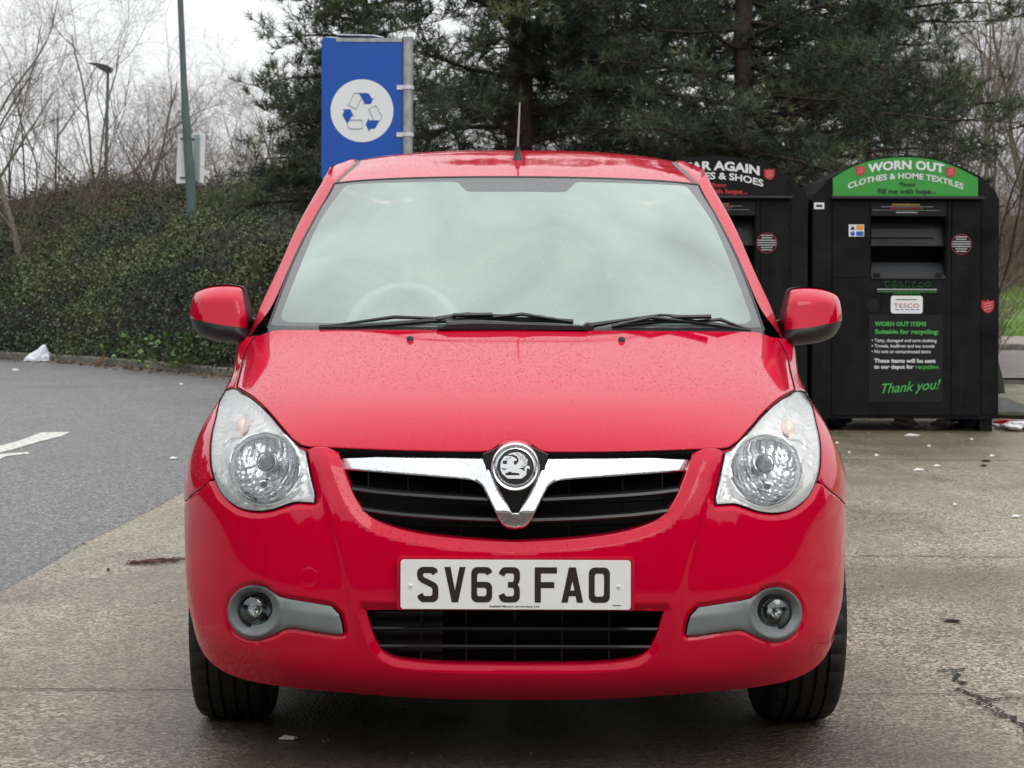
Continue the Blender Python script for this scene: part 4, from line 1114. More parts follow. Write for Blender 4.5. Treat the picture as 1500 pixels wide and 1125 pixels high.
bx = [(-2.06, -12), (-1.95, -2), (-1.872, 2.4), (-1.868, 3.7), (-1.84, 4.4), (-1.79, 6.0), (-1.72, 9.5), (-1.62, 17.5)]
edge_ = cat_rom(bx, .12, False); rs = np.random.RandomState(3); edge_[:, 0] += np.convolve(rs.randn(len(edge_)+8), np.ones(5)/5, 'same')[4:-4] * .012
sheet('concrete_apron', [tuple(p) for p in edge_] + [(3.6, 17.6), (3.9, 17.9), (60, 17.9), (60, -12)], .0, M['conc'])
KP = [(-14.5, 31.0), (-11, 27.6), (-7.75, 24.4), (-5.67, 22.2), (-3.66, 19.3), (-2.3, 17.2), (-.9, 15.6), (.6, 14.7), (2.2, 14.3), (3.6, 14.3)]
kp = cat_rom(KP, .25, False)
KPC = [(3.6, 14.3), (3.75, 14.6), (3.8, 16), (3.8, 22.0)]
def kerb(pts, name, w=.13, h=.10):
    V = []; Fc = []
    for i, p in enumerate(pts):
        a = pts[max(i-1, 0)]; c = pts[min(i+1, len(pts)-1)]; t = np.array(c) - np.array(a); t = t / np.linalg.norm(t); n = np.array([-t[1], t[0]])
        for (o, z) in ((0, -.01), (.0, h*.82), (.018, h), (w, h), (w, -.01)):
            q = np.array(p) + n * o; V.append((q[0], q[1], z + (rnd.random()-.5)*.004))
    for i in range(len(pts)-1):
        for k in range(4): Fc.append((i*5+k, (i+1)*5+k, (i+1)*5+k+1, i*5+k+1))
    o = mk(name, V, Fc, M['kerb'], None, smooth=False); tag(o, kind='structure'); return o
kerb([tuple(p) for p in kp], 'kerb')
kerb([tuple(p) for p in cat_rom(KPC, .3, False)], 'kerb')
sheet('planting_bed', [tuple(p + np.array([.02, .06])) for p in kp] + [(3.74, 16), (3.74, 60), (-60, 60), (-60, 31)], .088, M['soil'])
# joints and cracks
def line_strip(pts, w, name, mat, z=.004, jit=0.0):
    V = []; Fc = []
    P = [np.array(p[:2]) for p in pts]
    for i, p in enumerate(P):
        t = P[min(i+1, len(P)-1)] - P[max(i-1, 0)]; t /= np.linalg.norm(t) + 1e-9; n = np.array([-t[1], t[0]]); ww = w * (1 + (rnd.random()-.5) * jit)
        V += [(*(p - n*ww/2), z), (*(p + n*ww/2), z)]
    for i in range(len(P)-1): Fc.append((2*i, 2*i+2, 2*i+3, 2*i+1))
    o = mk(name, V, Fc, mat, None, smooth=False); return o
M['crack'] = simple('crack_dark', (.018, .015, .012), .9)
def wig(a, b, n, amp): 
    a = np.array(a[:2]); b = np.array(b[:2]); t = np.linspace(0, 1, n); nrm = np.array([-(b-a)[1], (b-a)[0]]); nrm /= np.linalg.norm(nrm)
    return [a + (b-a)*x + nrm*(rnd.random()-.5)*amp for x in t]
tag(line_strip(wig((-1.86, .995), (6, .93), 160, .006), .0065, 'expansion_joint', M['crack'], .004, 1.2), kind='structure')
tag(line_strip(wig(G(1238, 813), (7, 3.62), 110, .014), .009, 'expansion_joint', M['crack'], .004, 1.4), kind='structure')
tag(line_strip(wig(G(1225, 672), (7, G(1500, 672)[1]), 60, .03), .014, 'expansion_joint', M['crack'], .004, 1.4), kind='structure')
for L in ([(1398,985),(1408,988),(1402,996),(1414,1001),(1418,998)], [(1404,1008),(1420,1014),(1436,1020),(1448,1028),(1462,1036),(1470,1044),(1486,1048),(1498,1062),(1512,1075)], [(1425,1024),(1446,1033),(1460,1046),(1478,1050)], [(1376,982),(1400,981),(1416,979)], [(1380,905),(1412,912)], [(1436,1021),(1452,1024),(1476,1022),(1500,1020)]):
    P = []
    for a, b in zip(L[:-1], L[1:]): P += wig(G(*a), G(*b), 6, .02)
    tag(line_strip(P, .010, 'crack', M['crack'], .005, 1.7), kind='structure')
# white road marking
M['mark'] = simple('road_paint', (.52, .51, .46), .6, var=.5, vscale=30)
mk_ = [[(-60,668),(0,656),(30,648),(61,636),(104,635),(92,641),(60,649),(20,661),(-40,676)], [(-40,684),(0,668),(42,664.5),(44,667),(10,671),(-30,690)]]
V = []; Fc = []
for q in mk_:
    v2, f2 = flatpoly([G(u, v, -.002)[:2] for u, v in q]); n = len(V); V += [(x, y, -.002) for x, y in v2]; Fc += [tuple(i + n for i in f) for f in f2]
tag(mk('road_marking', V, Fc, M['mark'], None, smooth=False), kind='structure')
# moss along the edge of the slab
M['moss'] = simple('moss', (.10, .115, .04), .9, var=.5, vscale=60)
V = []; Fc = []; r_ = random.Random(5)
for p in edge_:
    for _ in range(9):
        if r_.random() < .3 + .6*(math.sin(p[1]*3.1) > -.1): continue
        x = p[0] + r_.gauss(-.008, .012); y = p[1] + r_.uniform(-.06, .06); s_ = r_.uniform(.002, .007); a = r_.uniform(0, 6.3); n = len(V)
        V += [(x + s_*math.cos(a), y + s_*math.sin(a), .001), (x - s_*math.cos(a), y - s_*math.sin(a), .001), (x, y, .002 + s_*.5)]; Fc.append((n, n+1, n+2))
tag(mk('moss', V, Fc, M['moss'], None, smooth=False), 'green moss growing along the joint between asphalt and concrete', 'moss', kind='stuff')
# far road, pavement and grass bank on the right
M['road2'] = simple('far_road', (.16, .14, .135), .5, var=.25, vscale=1.2, bmp=.004, bscale=50)
M['pave'] = simple('pavement', (.24, .21, .18), .6, var=.2, vscale=3)
sheet('road', [(3.95, 19.4), (90, 19.4), (90, 29.75), (3.95, 29.75)], .003, M['road2'])
kerb([(90, 29.8), (3.95, 29.8)][::-1], 'kerb', .15, .12)
sheet('pavement', [(3.95, 29.9), (90, 29.9), (90, 35.2), (3.95, 35.2)], .118, M['pave'])
xs = np.linspace(3.9, 70, 90); ys = np.linspace(35.0, 75, 60)
V = [(x, y, .10 + max(0, y - 35.0) * .10 + (.05*math.sin(x*1.7) + .06*math.sin(y*2.1 + x*.6)) * min(1, (y-35.0)/2) - (.14 if 38.2 < y < 40.2 else 0)) for y in ys for x in xs]
Fc = [(i*90+j, i*90+j+1, (i+1)*90+j+1, (i+1)*90+j) for i in range(59) for j in range(89)]
tag(mk('grass_bank', V, Fc, M['grassg'], None), kind='structure')
M['grass'] = simple('grass_blades', (.17, .33, .055), .7, var=.4, vscale=3)
def hb(x, y): return .10 + max(0, y - 35.0) * .10 + (.05*math.sin(x*1.7) + .06*math.sin(y*2.1 + x*.6)) * min(1, (y-35.0)/2)
V = []; Fc = []; r_ = random.Random(8)
for _ in range(26000):
    y = 35.1 + r_.random()**1.3 * 15; x = r_.uniform(8, 16) * (y + 4.3) / 40
    if 38.0 < y < 40.0 and r_.random() < .9: continue
    z = hb(x, y) - .02; h_ = r_.uniform(.05, .16); a = r_.uniform(0, 6.3); n = len(V)
    V += [(x - .012*math.cos(a), y - .012*math.sin(a), z), (x + .012*math.cos(a), y + .012*math.sin(a), z), (x + r_.gauss(0, .04), y + r_.gauss(0, .04), z + h_)]; Fc.append((n, n+1, n+2))
tag(mk('grass', V, Fc, M['grass'], None, smooth=False), 'bright green grass on the bank beyond the far road', 'grass', kind='stuff')
# ================================================================ woody plants
def seg_mesh(segs, mat, name, parent):
    """segs: (p0, p1, r0, r1) -> thin prisms"""
    V = []; Fc = []
    for p0, p1, r0, r1 in segs:
        d = p1 - p0; L = d.length
        if L < 1e-5: continue
        d = d / L; u = Vector((0, 0, 1)) if abs(d.z) < .9 else Vector((1, 0, 0)); a = d.cross(u).normalized(); b = a.cross(d)
        k = 7 if r0 > .04 else (4 if r0 > .012 else 3); n = len(V)
        for P, r in ((p0, r0), (p1, r1)):
            for i in range(k):
                t = 6.2832*i/k; V.append(tuple(P + a*(math.cos(t)*r) + b*(math.sin(t)*r)))
        for i in range(k): Fc.append((n+i, n+(i+1) % k, n+k+(i+1) % k, n+k+i))
    return mk(name, V, Fc, mat, parent)
def grow(r, p, d, L, rad, lev, maxlev, out, cfg):
    n = max(2, int(L / cfg['step'][lev])); pts = [p]; q = p.copy(); dd = d.copy(); s = L / n
    for i in range(n):
        dd = (dd + Vector((r.gauss(0, 1), r.gauss(0, 1), r.gauss(0, 1))) * cfg['wob'][lev] + Vector((0, 0, cfg['up'][lev]))).normalized()
        q = q + dd * s; r0 = rad * (1 - .75*i/n); r1 = rad * (1 - .75*(i+1)/n)
        out[lev].append((pts[-1], q, r0, r1)); pts.append(q)
    if lev < maxlev:
        for c in range(cfg['kids'][lev]):
            t = r.uniform(cfg['from'][lev], 1.0); i = min(int(t*n), n-1); b = pts[i] + (pts[i+1]-pts[i]) * (t*n - i)
            ax = (pts[i+1]-pts[i]).normalized(); o = ax.orthogonal().normalized(); o.rotate(Matrix.Rotation(r.uniform(0, 6.283), 3, ax))
            an = math.radians(r.uniform(*cfg['ang'][lev])); nd_ = ax * math.cos(an) + o * math.sin(an)
            grow(r, b, nd_, L * r.uniform(*cfg['len'][lev]) * (1.1 - .5*t), max(.0018, rad * (1-.7*t) * .5), lev+1, maxlev, out, cfg)
def barktex(name, a, b, sc=20):
    m, nt, p = newmat(name); tc = texco(nt); lk(nt, ramp(nt, noise(nt, tc, sc, 5, .6), [(.35, a), (.65, b)]), p.inputs['Base Color']); p.inputs['Roughness'].default_value = .85
    lk(nt, bump(nt, noise(nt, texco(nt, (1, 1, .2)), 60, 4), .01), p.inputs['Normal']); return m
M['bark1'] = barktex('lichen_bark', (.09, .08, .06), (.20, .185, .135)); M['bark2'] = barktex('brown_bark', (.065, .045, .034), (.13, .095, .07)); M['bark3'] = barktex('pine_bark', (.025, .018, .014), (.075, .05, .038), 12)
M['twig1'] = simple('twig_grey', (.13, .112, .088), .8, var=.4, vscale=5); M['twig2'] = simple('twig_red_brown', (.13, .09, .07), .8, var=.4, vscale=3); M['twig3'] = simple('twig_olive', (.15, .135, .085), .8, var=.4, vscale=3)
CFG = dict(step=[.4, .28, .2, .16, .14], wob=[.07, .12, .16, .2, .22], up=[.05, .05, .04, .03, .02], kids=[11, 7, 5, 3], ang=[(22, 50), (25, 55), (28, 60), (30, 65)], len=[(.40, .62), (.42, .68), (.45, .7), (.5, .8)])
CFG['from'] = [.22, .22, .2, .2]
def bare(seed, h_, stems, mt, mw, name, rad=.07, cfg=None, lev=4, lean=.12):
    r = random.Random(seed); root = empty(name); out = [[] for _ in range(6)]; cfg = cfg or CFG
    for s_ in range(stems):
        a = r.uniform(0, 6.283); d = Vector((math.cos(a)*lean*r.uniform(.3, 1.6), math.sin(a)*lean*r.uniform(.3, 1.6), 1)).normalized()
        grow(r, Vector((math.cos(a)*.08*(stems > 1), math.sin(a)*.08*(stems > 1), 0)), d, h_*r.uniform(.8, 1.05), rad*r.uniform(.7, 1.1), 0, lev, out, cfg)
    seg_mesh(out[0] + out[1], mt, 'trunk', root); seg_mesh(out[2] + out[3] + out[4], mw, 'twigs', root)
    return root
def copy_tree(o):
    c = o.copy(); COL.objects.link(c)
    for ch in list(o.children):
        k = ch.copy(); COL.objects.link(k); k.parent = c
    return c
def place(o, x, y, rz, sc, z=.08):
    o.location = (x, y, z); o.rotation_euler = (0, 0, rz); o.scale = (sc, sc, sc)
def XU(u, Y): return (u - U0) * (Y - CY) / F
treeA = bare(11, 7.2, 1, M['bark1'], M['twig1'], 'bare_tree', .085)
treeB = bare(12, 7.5, 1, M['bark1'], M['twig1'], 'bare_tree', .075)
treeC = bare(13, 5.2, 4, M['bark2'], M['twig2'], 'bare_tree', .04, lean=.3)
treeD = bare(14, 4.6, 5, M['bark2'], M['twig3'], 'bare_tree', .032, lean=.35)
pl_ = [
 # u, Y, proto, scale, label
 (55, 27.5, 'A', .95, 'forked bare tree with lichen-green trunk at the far left, rising from the hedge'),
 (118, 30.0, 'B', .86, 'tall thin bare tree just left of the distant street lamp'),
 (178, 31.0, 'A', .74, 'leafless tree just right of the distant street lamp'),
 (235, 34.0, 'B', .55, 'smaller bare tree directly left of the lamp post with the back of a sign'),
 (150, 38.0, 'B', 1.05, 'faint bare tree farthest back behind the distant street lamp'),
 (300, 34.0, 'C', .86, 'low reddish many-stemmed bare tree right of the lamp post'),
 (352, 38.0, 'D', .86, 'pale olive many-stemmed bare tree between lamp post and blue sign'),
 (262, 28.5, 'C', .72, 'reddish many-stemmed bare tree behind the lamp post'),
 (75, 31.0, 'C', 1.0, 'reddish many-stemmed bare tree behind the forked tree'),
 (405, 33.0, 'C', .80, 'reddish bare tree beside the low pine branches'),
 (440, 42.0, 'D', 1.25, 'bare tree seen faintly just left of the blue sign'),
 (640, 29.0, 'D', 1.0, 'olive bare tree just right of the blue sign, behind the pines'),
 (720, 34.0, 'A', .9, 'bare tree behind the middle pine trunk'),
 (850, 29.0, 'D', 1.05, 'olive bare tree behind the pines, above the car aerial on its right'),
 (960, 33.0, 'C', 1.15, 'reddish bare tree between the two pine trunks'),
 (1160, 28.0, 'D', 1.05, 'olive bare tree behind the gap between the two recycling banks'),
 (1235, 30.0, 'D', 1.1, 'olive bare tree above the left shoulder of the green-signed bank'),
 (1320, 26.0, 'D', 1.0, 'olive bare tree right above the green arched sign'),
 (1375, 28.0, 'C', 1.1, 'reddish many-stemmed bare tree right of the green arched sign'),
 (1420, 24.0, 'D', .98, 'olive many-stemmed bare tree behind the right shoulder of the bank'),
 (1455, 44.0, 'A', 1.15, 'tall bare tree right of the recycling banks, standing on the grass bank'),
 (1500, 42.0, 'B', 1.2, 'tall bare tree cut off by the right edge of the photo'),
 (1530, 46.0, 'A', 1.3, 'farthest bare tree in the top right corner'),
 (1480, 47.0, 'C', 1.3, 'reddish many-stemmed bare tree on the grass bank at the right'),
 (1395, 46.0, 'B', 1.15, 'tall bare tree behind the end of the pine branches'),
 (1560, 45.5, 'C', 1.3, 'reddish bare tree at the far right of the grass bank'),
]
protos = dict(A=treeA, B=treeB, C=treeC, D=treeD); used = set(); r_ = random.Random(21)
for u, Y, k, sc, lab in pl_:
    o = protos[k] if k not in used else copy_tree(protos[k]); used.add(k)
    x = XU(u, Y); z = .08 if x < 3.8 or Y < 34 else hb(x, Y) - .1
    place(o, x, Y, r_.uniform(0, 6.28), sc, z); tag(o, lab, 'tree', 'bare trees behind the hedge and the banks')
# dense undergrowth of thin stems
def thicket(name, n, area, hh, mat, label, seed):
    r = random.Random(seed); segs = []
    for _ in range(n):
        x, y = area(r); h_ = r.uniform(*hh) * (.6 + .4*math.sin(x*1.3 + y)); p = Vector((x, y, .05)); d = Vector((r.gauss(0, .35), r.gauss(0, .35), 1)).normalized(); s_ = h_/5; rad = r.uniform(.004, .009)
        if y > 34.9 and x > 3.8: p.z = hb(x, y) - .1
        for i in range(5):
            d = (d + Vector((r.gauss(0, .22), r.gauss(0, .22), r.gauss(0, .12) - .05*i*.4))).normalized(); q = p + d*s_; segs.append((p, q, rad*(1-.15*i), rad*(1-.15*(i+1))))
            if i > 0 and r.random() < .8:
                e = (d + Vector((r.gauss(0, .7), r.gauss(0, .7), r.gauss(0, .4)))).normalized(); segs.append((q, q + e*s_*r.uniform(.5, 1.2), rad*.6, rad*.25))
            p = q
    o = seg_mesh(segs, mat, name, None); tag(o, label, 'undergrowth', kind='stuff'); return o
thicket('undergrowth', 5600, lambda r: (lambda Y: (XU(r.uniform(-40, 560), Y), Y))(r.uniform(27, 42)), (2.6, 4.5), M['twig2'], 'reddish brown tangle of bare stems behind the hedge at the left', 31)
thicket('undergrowth', 4200, lambda r: (lambda Y: (XU(r.uniform(590, 1460), Y), Y))(r.uniform(21.5, 36)), (2.2, 4.2), M['twig3'], 'olive brown tangle of bare stems behind the recycling banks', 32)
thicket('undergrowth', 2600, lambda r: (lambda Y: (XU(r.uniform(1440, 1600), Y), Y))(r.uniform(44, 60)), (1.5, 4.0), M['twig2'], 'brown tangle of bare stems on top of the grass bank at the right', 33)
# ---- pines
def needles_mat():
    m, nt, p = newmat('pine_needles'); tc = texco(nt)
    g = nt.nodes.new('ShaderNodeNewGeometry')
    c1 = ramp(nt, noise(nt, tc, 1.1, 3), [(.35, (.042, .064, .044)), (.53, (.080, .108, .058)), (.66, (.155, .185, .065))])
    c = mixc(nt, ramp(nt, g.outputs['Random Per Island'], [(0, 0.0), (1, .6)]), c1, (.050, .066, .042)); lk(nt, c, p.inputs['Base Color'])
    p.inputs['Roughness'].default_value = .6; p.inputs['Specular IOR Level'].default_value = .25; return m
M['needle'] = needles_mat()
def pine(seed, h0, h1, reach, nb, name='pine_tree', rad=.15, bias=None, dens=1.0):
    r = random.Random(seed); root = empty(name); tr = []; br = []; NV = []; NF = []
    p = Vector((0, 0, 0)); n = 16
    for i in range(n):
        q = Vector((r.gauss(0, .02), r.gauss(0, .02), h1*(i+1)/n)); tr.append((p, q, rad*(1-.6*i/n), rad*(1-.6*(i+1)/n))); p = q
    def tuft(P, D):
        k = 17; a = D.orthogonal().normalized()
        for _ in range(k):
            o = a.copy(); o.rotate(Matrix.Rotation(r.uniform(0, 6.283), 3, D)); an = r.uniform(.2, 1.35)
            d = D*math.cos(an) + o*math.sin(an); L = r.uniform(.075, .13); b0 = P + D*r.uniform(-.07, .04); w = d.cross(Vector((r.gauss(0, 1), r.gauss(0, 1), r.gauss(0, 1)))).normalized()*.0045
            m = len(NV); NV.extend([tuple(b0 - w), tuple(b0 + w), tuple(b0 + d*L)]); NF.append((m, m+1, m+2))
    for k in range(nb):
        t = r.random(); z = h0 + (h1*.96 - h0) * t; L = reach * (1 - .62*t) * r.uniform(.55, 1.08); a = r.uniform(0, 6.283)
        if bias is not None and r.random() < .45: a = bias + r.gauss(0, .5); L *= 1.12
        d = Vector((math.cos(a), math.sin(a), r.uniform(-.12, .25))).normalized(); p = Vector((0, 0, z)); n = int(L/.18) + 2; rr = .035*(1-.5*t); pts = [p]
        for i in range(n):
            d = (d + Vector((r.gauss(0, .07), r.gauss(0, .07), r.gauss(-.012, .06)))).normalized(); q = p + d*(L/n); br.append((p, q, rr*(1-.85*i/n), rr*(1-.85*(i+1)/n))); p = q; pts.append(q)
        for i in range(max(1, int(n*.22)), n+1):
            for _ in range(2 if r.random() < dens - .6 else 1):
                side = Vector((r.gauss(0, 1), r.gauss(0, 1), r.gauss(.25, .7))).normalized()
                e = (d*r.uniform(.2, .7) + side).normalized(); l2 = r.uniform(.15, .42); a0 = pts[i]; q = a0 + e*l2; br.append((a0, q, .006, .004)); cl_ = r.randint(4, 7)
                for j in range(cl_):
                    f_ = (e*.5 + Vector((r.gauss(0, .8), r.gauss(0, .8), r.gauss(.45, .5)))).normalized(); q2 = a0 + e*l2*r.uniform(.5, 1.0) + f_*r.uniform(.05, .17)
                    br.append((q, q2, .0035, .003)); tuft(q2, (f_ + Vector((0, 0, .35))).normalized())
    # dead bare twigs under the crown
    for _ in range(70):
        z = r.uniform(h0*.55, h0*1.5); a = r.uniform(0, 6.283); d = Vector((math.cos(a), math.sin(a), r.uniform(-.35, .15))).normalized(); p = Vector((0, 0, z)); L = r.uniform(.5, reach*.75)
        for i in range(8):
            d = (d + Vector((r.gauss(0, .16), r.gauss(0, .16), r.gauss(-.02, .14)))).normalized(); q = p + d*L/8; br.append((p, q, .013*(1-.11*i), .013*(1-.11*(i+1))))
            if r.random() < .7: e = (d + Vector((r.gauss(0, .8), r.gauss(0, .8), r.gauss(0, .5)))).normalized(); br.append((q, q + e*.3, .005, .002))
            p = q
    seg_mesh(tr, M['bark3'], 'trunk', root); seg_mesh(br, M['bark3'], 'branches', root); mk('crown', NV, NF, M['needle'], root, smooth=False)
    return root
p1 = pine(41, 2.45, 7.4, 3.0, 84, rad=.19, dens=1.5); place(p1, XU(760, 17.2), 17.2, 0, 1.0); tag(p1, 'dark pine with a thick trunk, rising straight behind the middle of the car roof', 'tree', 'dark pines behind the car')
p2 = pine(42, 2.3, 7.4, 3.2, 90, rad=.15, bias=0.0, dens=1.5); place(p2, XU(1087, 17.2), 17.2, 0, 1.0); tag(p2, 'dark pine with a slim bare trunk, standing behind the two recycling banks', 'tree', 'dark pines behind the car')
p3 = pine(43, 1.75, 5.6, 1.6, 66, rad=.07, bias=math.pi, dens=1.5); place(p3, XU(535, 18.5), 18.5, 0, 1.0); tag(p3, 'pine whose low ragged branches reach out left of the blue sign', 'tree', 'dark pines behind the car')
p4 = pine(44, 2.5, 7.6, 3.3, 84, rad=.07, dens=1.45); place(p4, XU(930, 21.5), 21.5, 2.1, 1.05); tag(p4, 'pine standing farther back between the two pine trunks', 'tree', 'dark pines behind the car')
p5 = copy_tree(p4); place(p5, XU(1270, 20.5), 20.5, .6, .92, .9); tag(p5, 'pine farther back whose branches reach over the green-signed recycling bank', 'tree', 'dark pines behind the car')
# ---- hedge
def leafmat(name, cols):
    m, nt, p = newmat(name); tc = texco(nt); g = nt.nodes.new('ShaderNodeNewGeometry')
    c1 = ramp(nt, noise(nt, tc, .75, 4, .6, .5), [(.30, cols[0]), (.44, cols[1]), (.54, cols[2]), (.66, cols[3])])
    hv = nt.nodes.new('ShaderNodeHueSaturation'); lk(nt, c1, hv.inputs['Color']); lk(nt, ramp(nt, g.outputs['Random Per Island'], [(0, .45), (1, 1.9)]), hv.inputs['Value'])
    lk(nt, hv.outputs[0], p.inputs['Base Color']); p.inputs['Roughness'].default_value = .5; p.inputs['Specular IOR Level'].default_value = .35; return m
M['leaf'] = leafmat('hedge_leaves', [(.032, .040, .030), (.044, .062, .030), (.074, .092, .034), (.095, .095, .045)])
M['leaf2'] = leafmat('young_leaves', [(.05, .10, .02), (.06, .12, .025), (.07, .13, .03), (.08, .12, .03)])
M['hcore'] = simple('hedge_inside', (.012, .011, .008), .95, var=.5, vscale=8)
L_ = np.concatenate([[0], np.cumsum(np.linalg.norm(np.diff(kp, axis=0), axis=1))])
def kpos(s):
    x = np.interp(s, L_, kp[:, 0]); y = np.interp(s, L_, kp[:, 1]); x2 = np.interp(s + .1, L_, kp[:, 0]); y2 = np.interp(s + .1, L_, kp[:, 1])
    t = np.array([x2 - x, y2 - y]); t /= np.linalg.norm(t) + 1e-9; return np.array([x, y]), np.array([-t[1], t[0]])
def hh(s, q):
    b = np.interp(q, [0, .25, .7, 1.6, 3, 5, 7], [.25, .75, 1.15, 1.6, 2.2, 2.75, 3.0])
    lump = .16*math.sin(s*2.1 + q) + .13*math.sin(s*.9 + 1.7*q + 1) + .10*math.sin(s*4.3 - q*3.1) + .07*math.sin(q*6.1 + s*3)
    return b + lump * min(1, q/.8 + .25)
smax = L_[-1] - 3.6
S_ = np.linspace(0, smax, 110); Q_ = [.22, .3, .5, .8, 1.2, 1.8, 2.6, 3.6, 5, 7]
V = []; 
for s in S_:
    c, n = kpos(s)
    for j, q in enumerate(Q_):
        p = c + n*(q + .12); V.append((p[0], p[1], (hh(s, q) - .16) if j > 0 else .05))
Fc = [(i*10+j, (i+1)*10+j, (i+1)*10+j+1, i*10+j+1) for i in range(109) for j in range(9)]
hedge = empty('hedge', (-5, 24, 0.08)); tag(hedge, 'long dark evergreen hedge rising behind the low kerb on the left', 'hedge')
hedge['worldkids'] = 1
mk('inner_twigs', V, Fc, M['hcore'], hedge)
r_ = random.Random(77); V = []; Fc = []; segs = []
for _ in range(118000):
    s = r_.uniform(0, smax) ** 1.0; q = r_.random()**1.25 * 7.2; c, n = kpos(s); off = r_.random()
    p = c + n*(q*.97 + .02); z = hh(s, q) * (r_.uniform(.86, 1.03) if q > .35 else r_.uniform(.15, 1.02)) + r_.gauss(0, .04)
    if r_.random() < .03: z += r_.uniform(0, .22)
    P = Vector((p[0] + r_.gauss(0, .03), p[1] + r_.gauss(0, .03), max(z, .06))); k = 2
    for _k in range(k):
        d = Vector((r_.gauss(0, 1), r_.gauss(-.5, 1), r_.gauss(.4, .8))).normalized(); w = d.cross(Vector((r_.gauss(0, 1), r_.gauss(0, 1), r_.gauss(0, 1)))).normalized()
        L = r_.uniform(.028, .058); wd = L*.36; b0 = P + Vector((r_.gauss(0, .03), r_.gauss(0, .03), r_.gauss(0, .03))); m = len(V)
        V += [tuple(b0), tuple(b0 + d*L*.5 + w*wd), tuple(b0 + d*L), tuple(b0 + d*L*.5 - w*wd)]; Fc.append((m, m+1, m+2, m+3))
mk('leaves', V, Fc, M['leaf'], hedge, smooth=False)
for _ in range(2600):
    s = r_.uniform(0, smax); q = r_.uniform(.2, 6.5); c, n = kpos(s); p = c + n*q; P = Vector((p[0], p[1], hh(s, q) - .15)); d = Vector((r_.gauss(0, .6), r_.gauss(-.2, .6), 1)).normalized()
    for i in range(3):
        d = (d + Vector((r_.gauss(0, .25), r_.gauss(0, .25), 0))).normalized(); q2 = P + d*r_.uniform(.08, .2); segs.append((P, q2, .005 - .001*i, .004 - .001*i)); P = q2
seg_mesh(segs, M['twig3'], 'shoots', hedge)
# young weed by the kerb, beside the mirror
def weed(x, y, n, label, mat, sz=.06, spread=.35, hgt=.4, seed=0):
    r = random.Random(seed); V = []; Fc = []; o = empty('weed', (x, y, .05)); sg = []
    for _ in range(n):
        P = Vector((r.gauss(0, spread), r.gauss(0, spread*.5), r.uniform(.03, hgt))); d = Vector((r.gauss(0, 1), r.gauss(-.6, 1), r.gauss(.5, .6))).normalized(); w = d.cross(Vector((r.gauss(0, 1), r.gauss(0, 1), 1))).normalized(); L = r.uniform(.6, 1.3)*sz; m = len(V)
        V += [tuple(P), tuple(P + d*L*.5 + w*L*.4), tuple(P + d*L), tuple(P + d*L*.5 - w*L*.4)]; Fc.append((m, m+1, m+2, m+3))
        if r.random() < .25: sg.append((Vector((P.x*.3, P.y*.3, 0)), P, .004, .002))
    mk('leaves', V, Fc, mat, o, smooth=False); seg_mesh(sg, M['twig3'], 'stems', o); tag(o, label, 'weed'); return o
c_, n_ = kpos(float(np.interp(-4.15, kp[:, 0], L_))); p_ = c_ + n_*.12
weed(p_[0], p_[1], 260, 'small bright green weed growing over the kerb, left of the car bonnet', M['leaf2'], .08, .45, .42, 3)
# ---- unseen tree belt, added and raised to darken the reflections in the paint
M['farleaf'] = leafmat('far_leaves', [(.010, .012, .008), (.016, .018, .010), (.022, .022, .014), (.03, .026, .016)])
r_ = random.Random(90); V = []; Fc = []
path = [(46, 34), (48, 5), (40, -24), (18, -36), (-6, -38), (-28, -33), (-44, -14), (-50, 8), (-49, 26), (-48, 50), (-42, 72), (-31, 86)]
pp_ = cat_rom(path, 1.0, False); n = len(pp_)
top = [14.0 + 1.2*math.sin(i*.35) + .7*math.sin(i*.93 + 1) + .4*math.sin(i*2.3) for i in range(n)]
for i, p in enumerate(pp_):
    for k in range(7): V.append((p[0] + math.sin(i*.8 + k)*.8, p[1] + math.cos(i*1.1 + k*1.3)*.8, top[i]*k/6 - .1*(k == 0)))
for i in range(n-1):
    for k in range(6): Fc.append((i*7+k, (i+1)*7+k, (i+1)*7+k+1, i*7+k+1))
for _ in range(9000):
    i = r_.randrange(n); z = top[i]*r_.random()**.5 + r_.gauss(0, .4); m = len(V); P = Vector((pp_[i][0] + r_.gauss(0, 1.0), pp_[i][1] + r_.gauss(0, 1.0), max(.2, z)))
    a = Vector((r_.gauss(0, 1), r_.gauss(0, 1), r_.gauss(0, 1))).normalized()*.35; b_ = a.orthogonal().normalized()*.3; V += [tuple(P+a), tuple(P+b_), tuple(P-a), tuple(P-b_)]; Fc.append((m, m+1, m+2, m+3))
tag(mk('reflection_trees', V, Fc, M['farleaf'], None, smooth=False), 'unseen belt of dark trees, added to darken the reflections in the car paint', 'trees', kind='stuff')

r_ = random.Random(501); V = []; Fc = []
for _ in range(5200):
    x = r_.uniform(-9, 7); y = -3.6 + r_.random()**1.5 * 22
    zz = .0 if x > -1.8 else -.006; s_ = r_.uniform(.0015, .006) * (1 + y*.06); a = r_.uniform(0, 6.3); m = len(V)
    V += [(x + s_*math.cos(a), y + s_*math.sin(a), zz + .0005), (x + s_*math.cos(a+2.1), y + s_*math.sin(a+2.1), zz + .0005), (x + s_*math.cos(a+4.2), y + s_*math.sin(a+4.2), zz + .0005), (x, y, zz + s_*.8)]
    Fc += [(m, m+1, m+3), (m+1, m+2, m+3), (m+2, m, m+3)]
tag(mk('grit', V, Fc, simple('grit', (.20, .16, .11), .7, var=.9, vscale=3), None, smooth=False), 'fine grit and crumbs scattered over the wet ground', 'grit', kind='stuff')
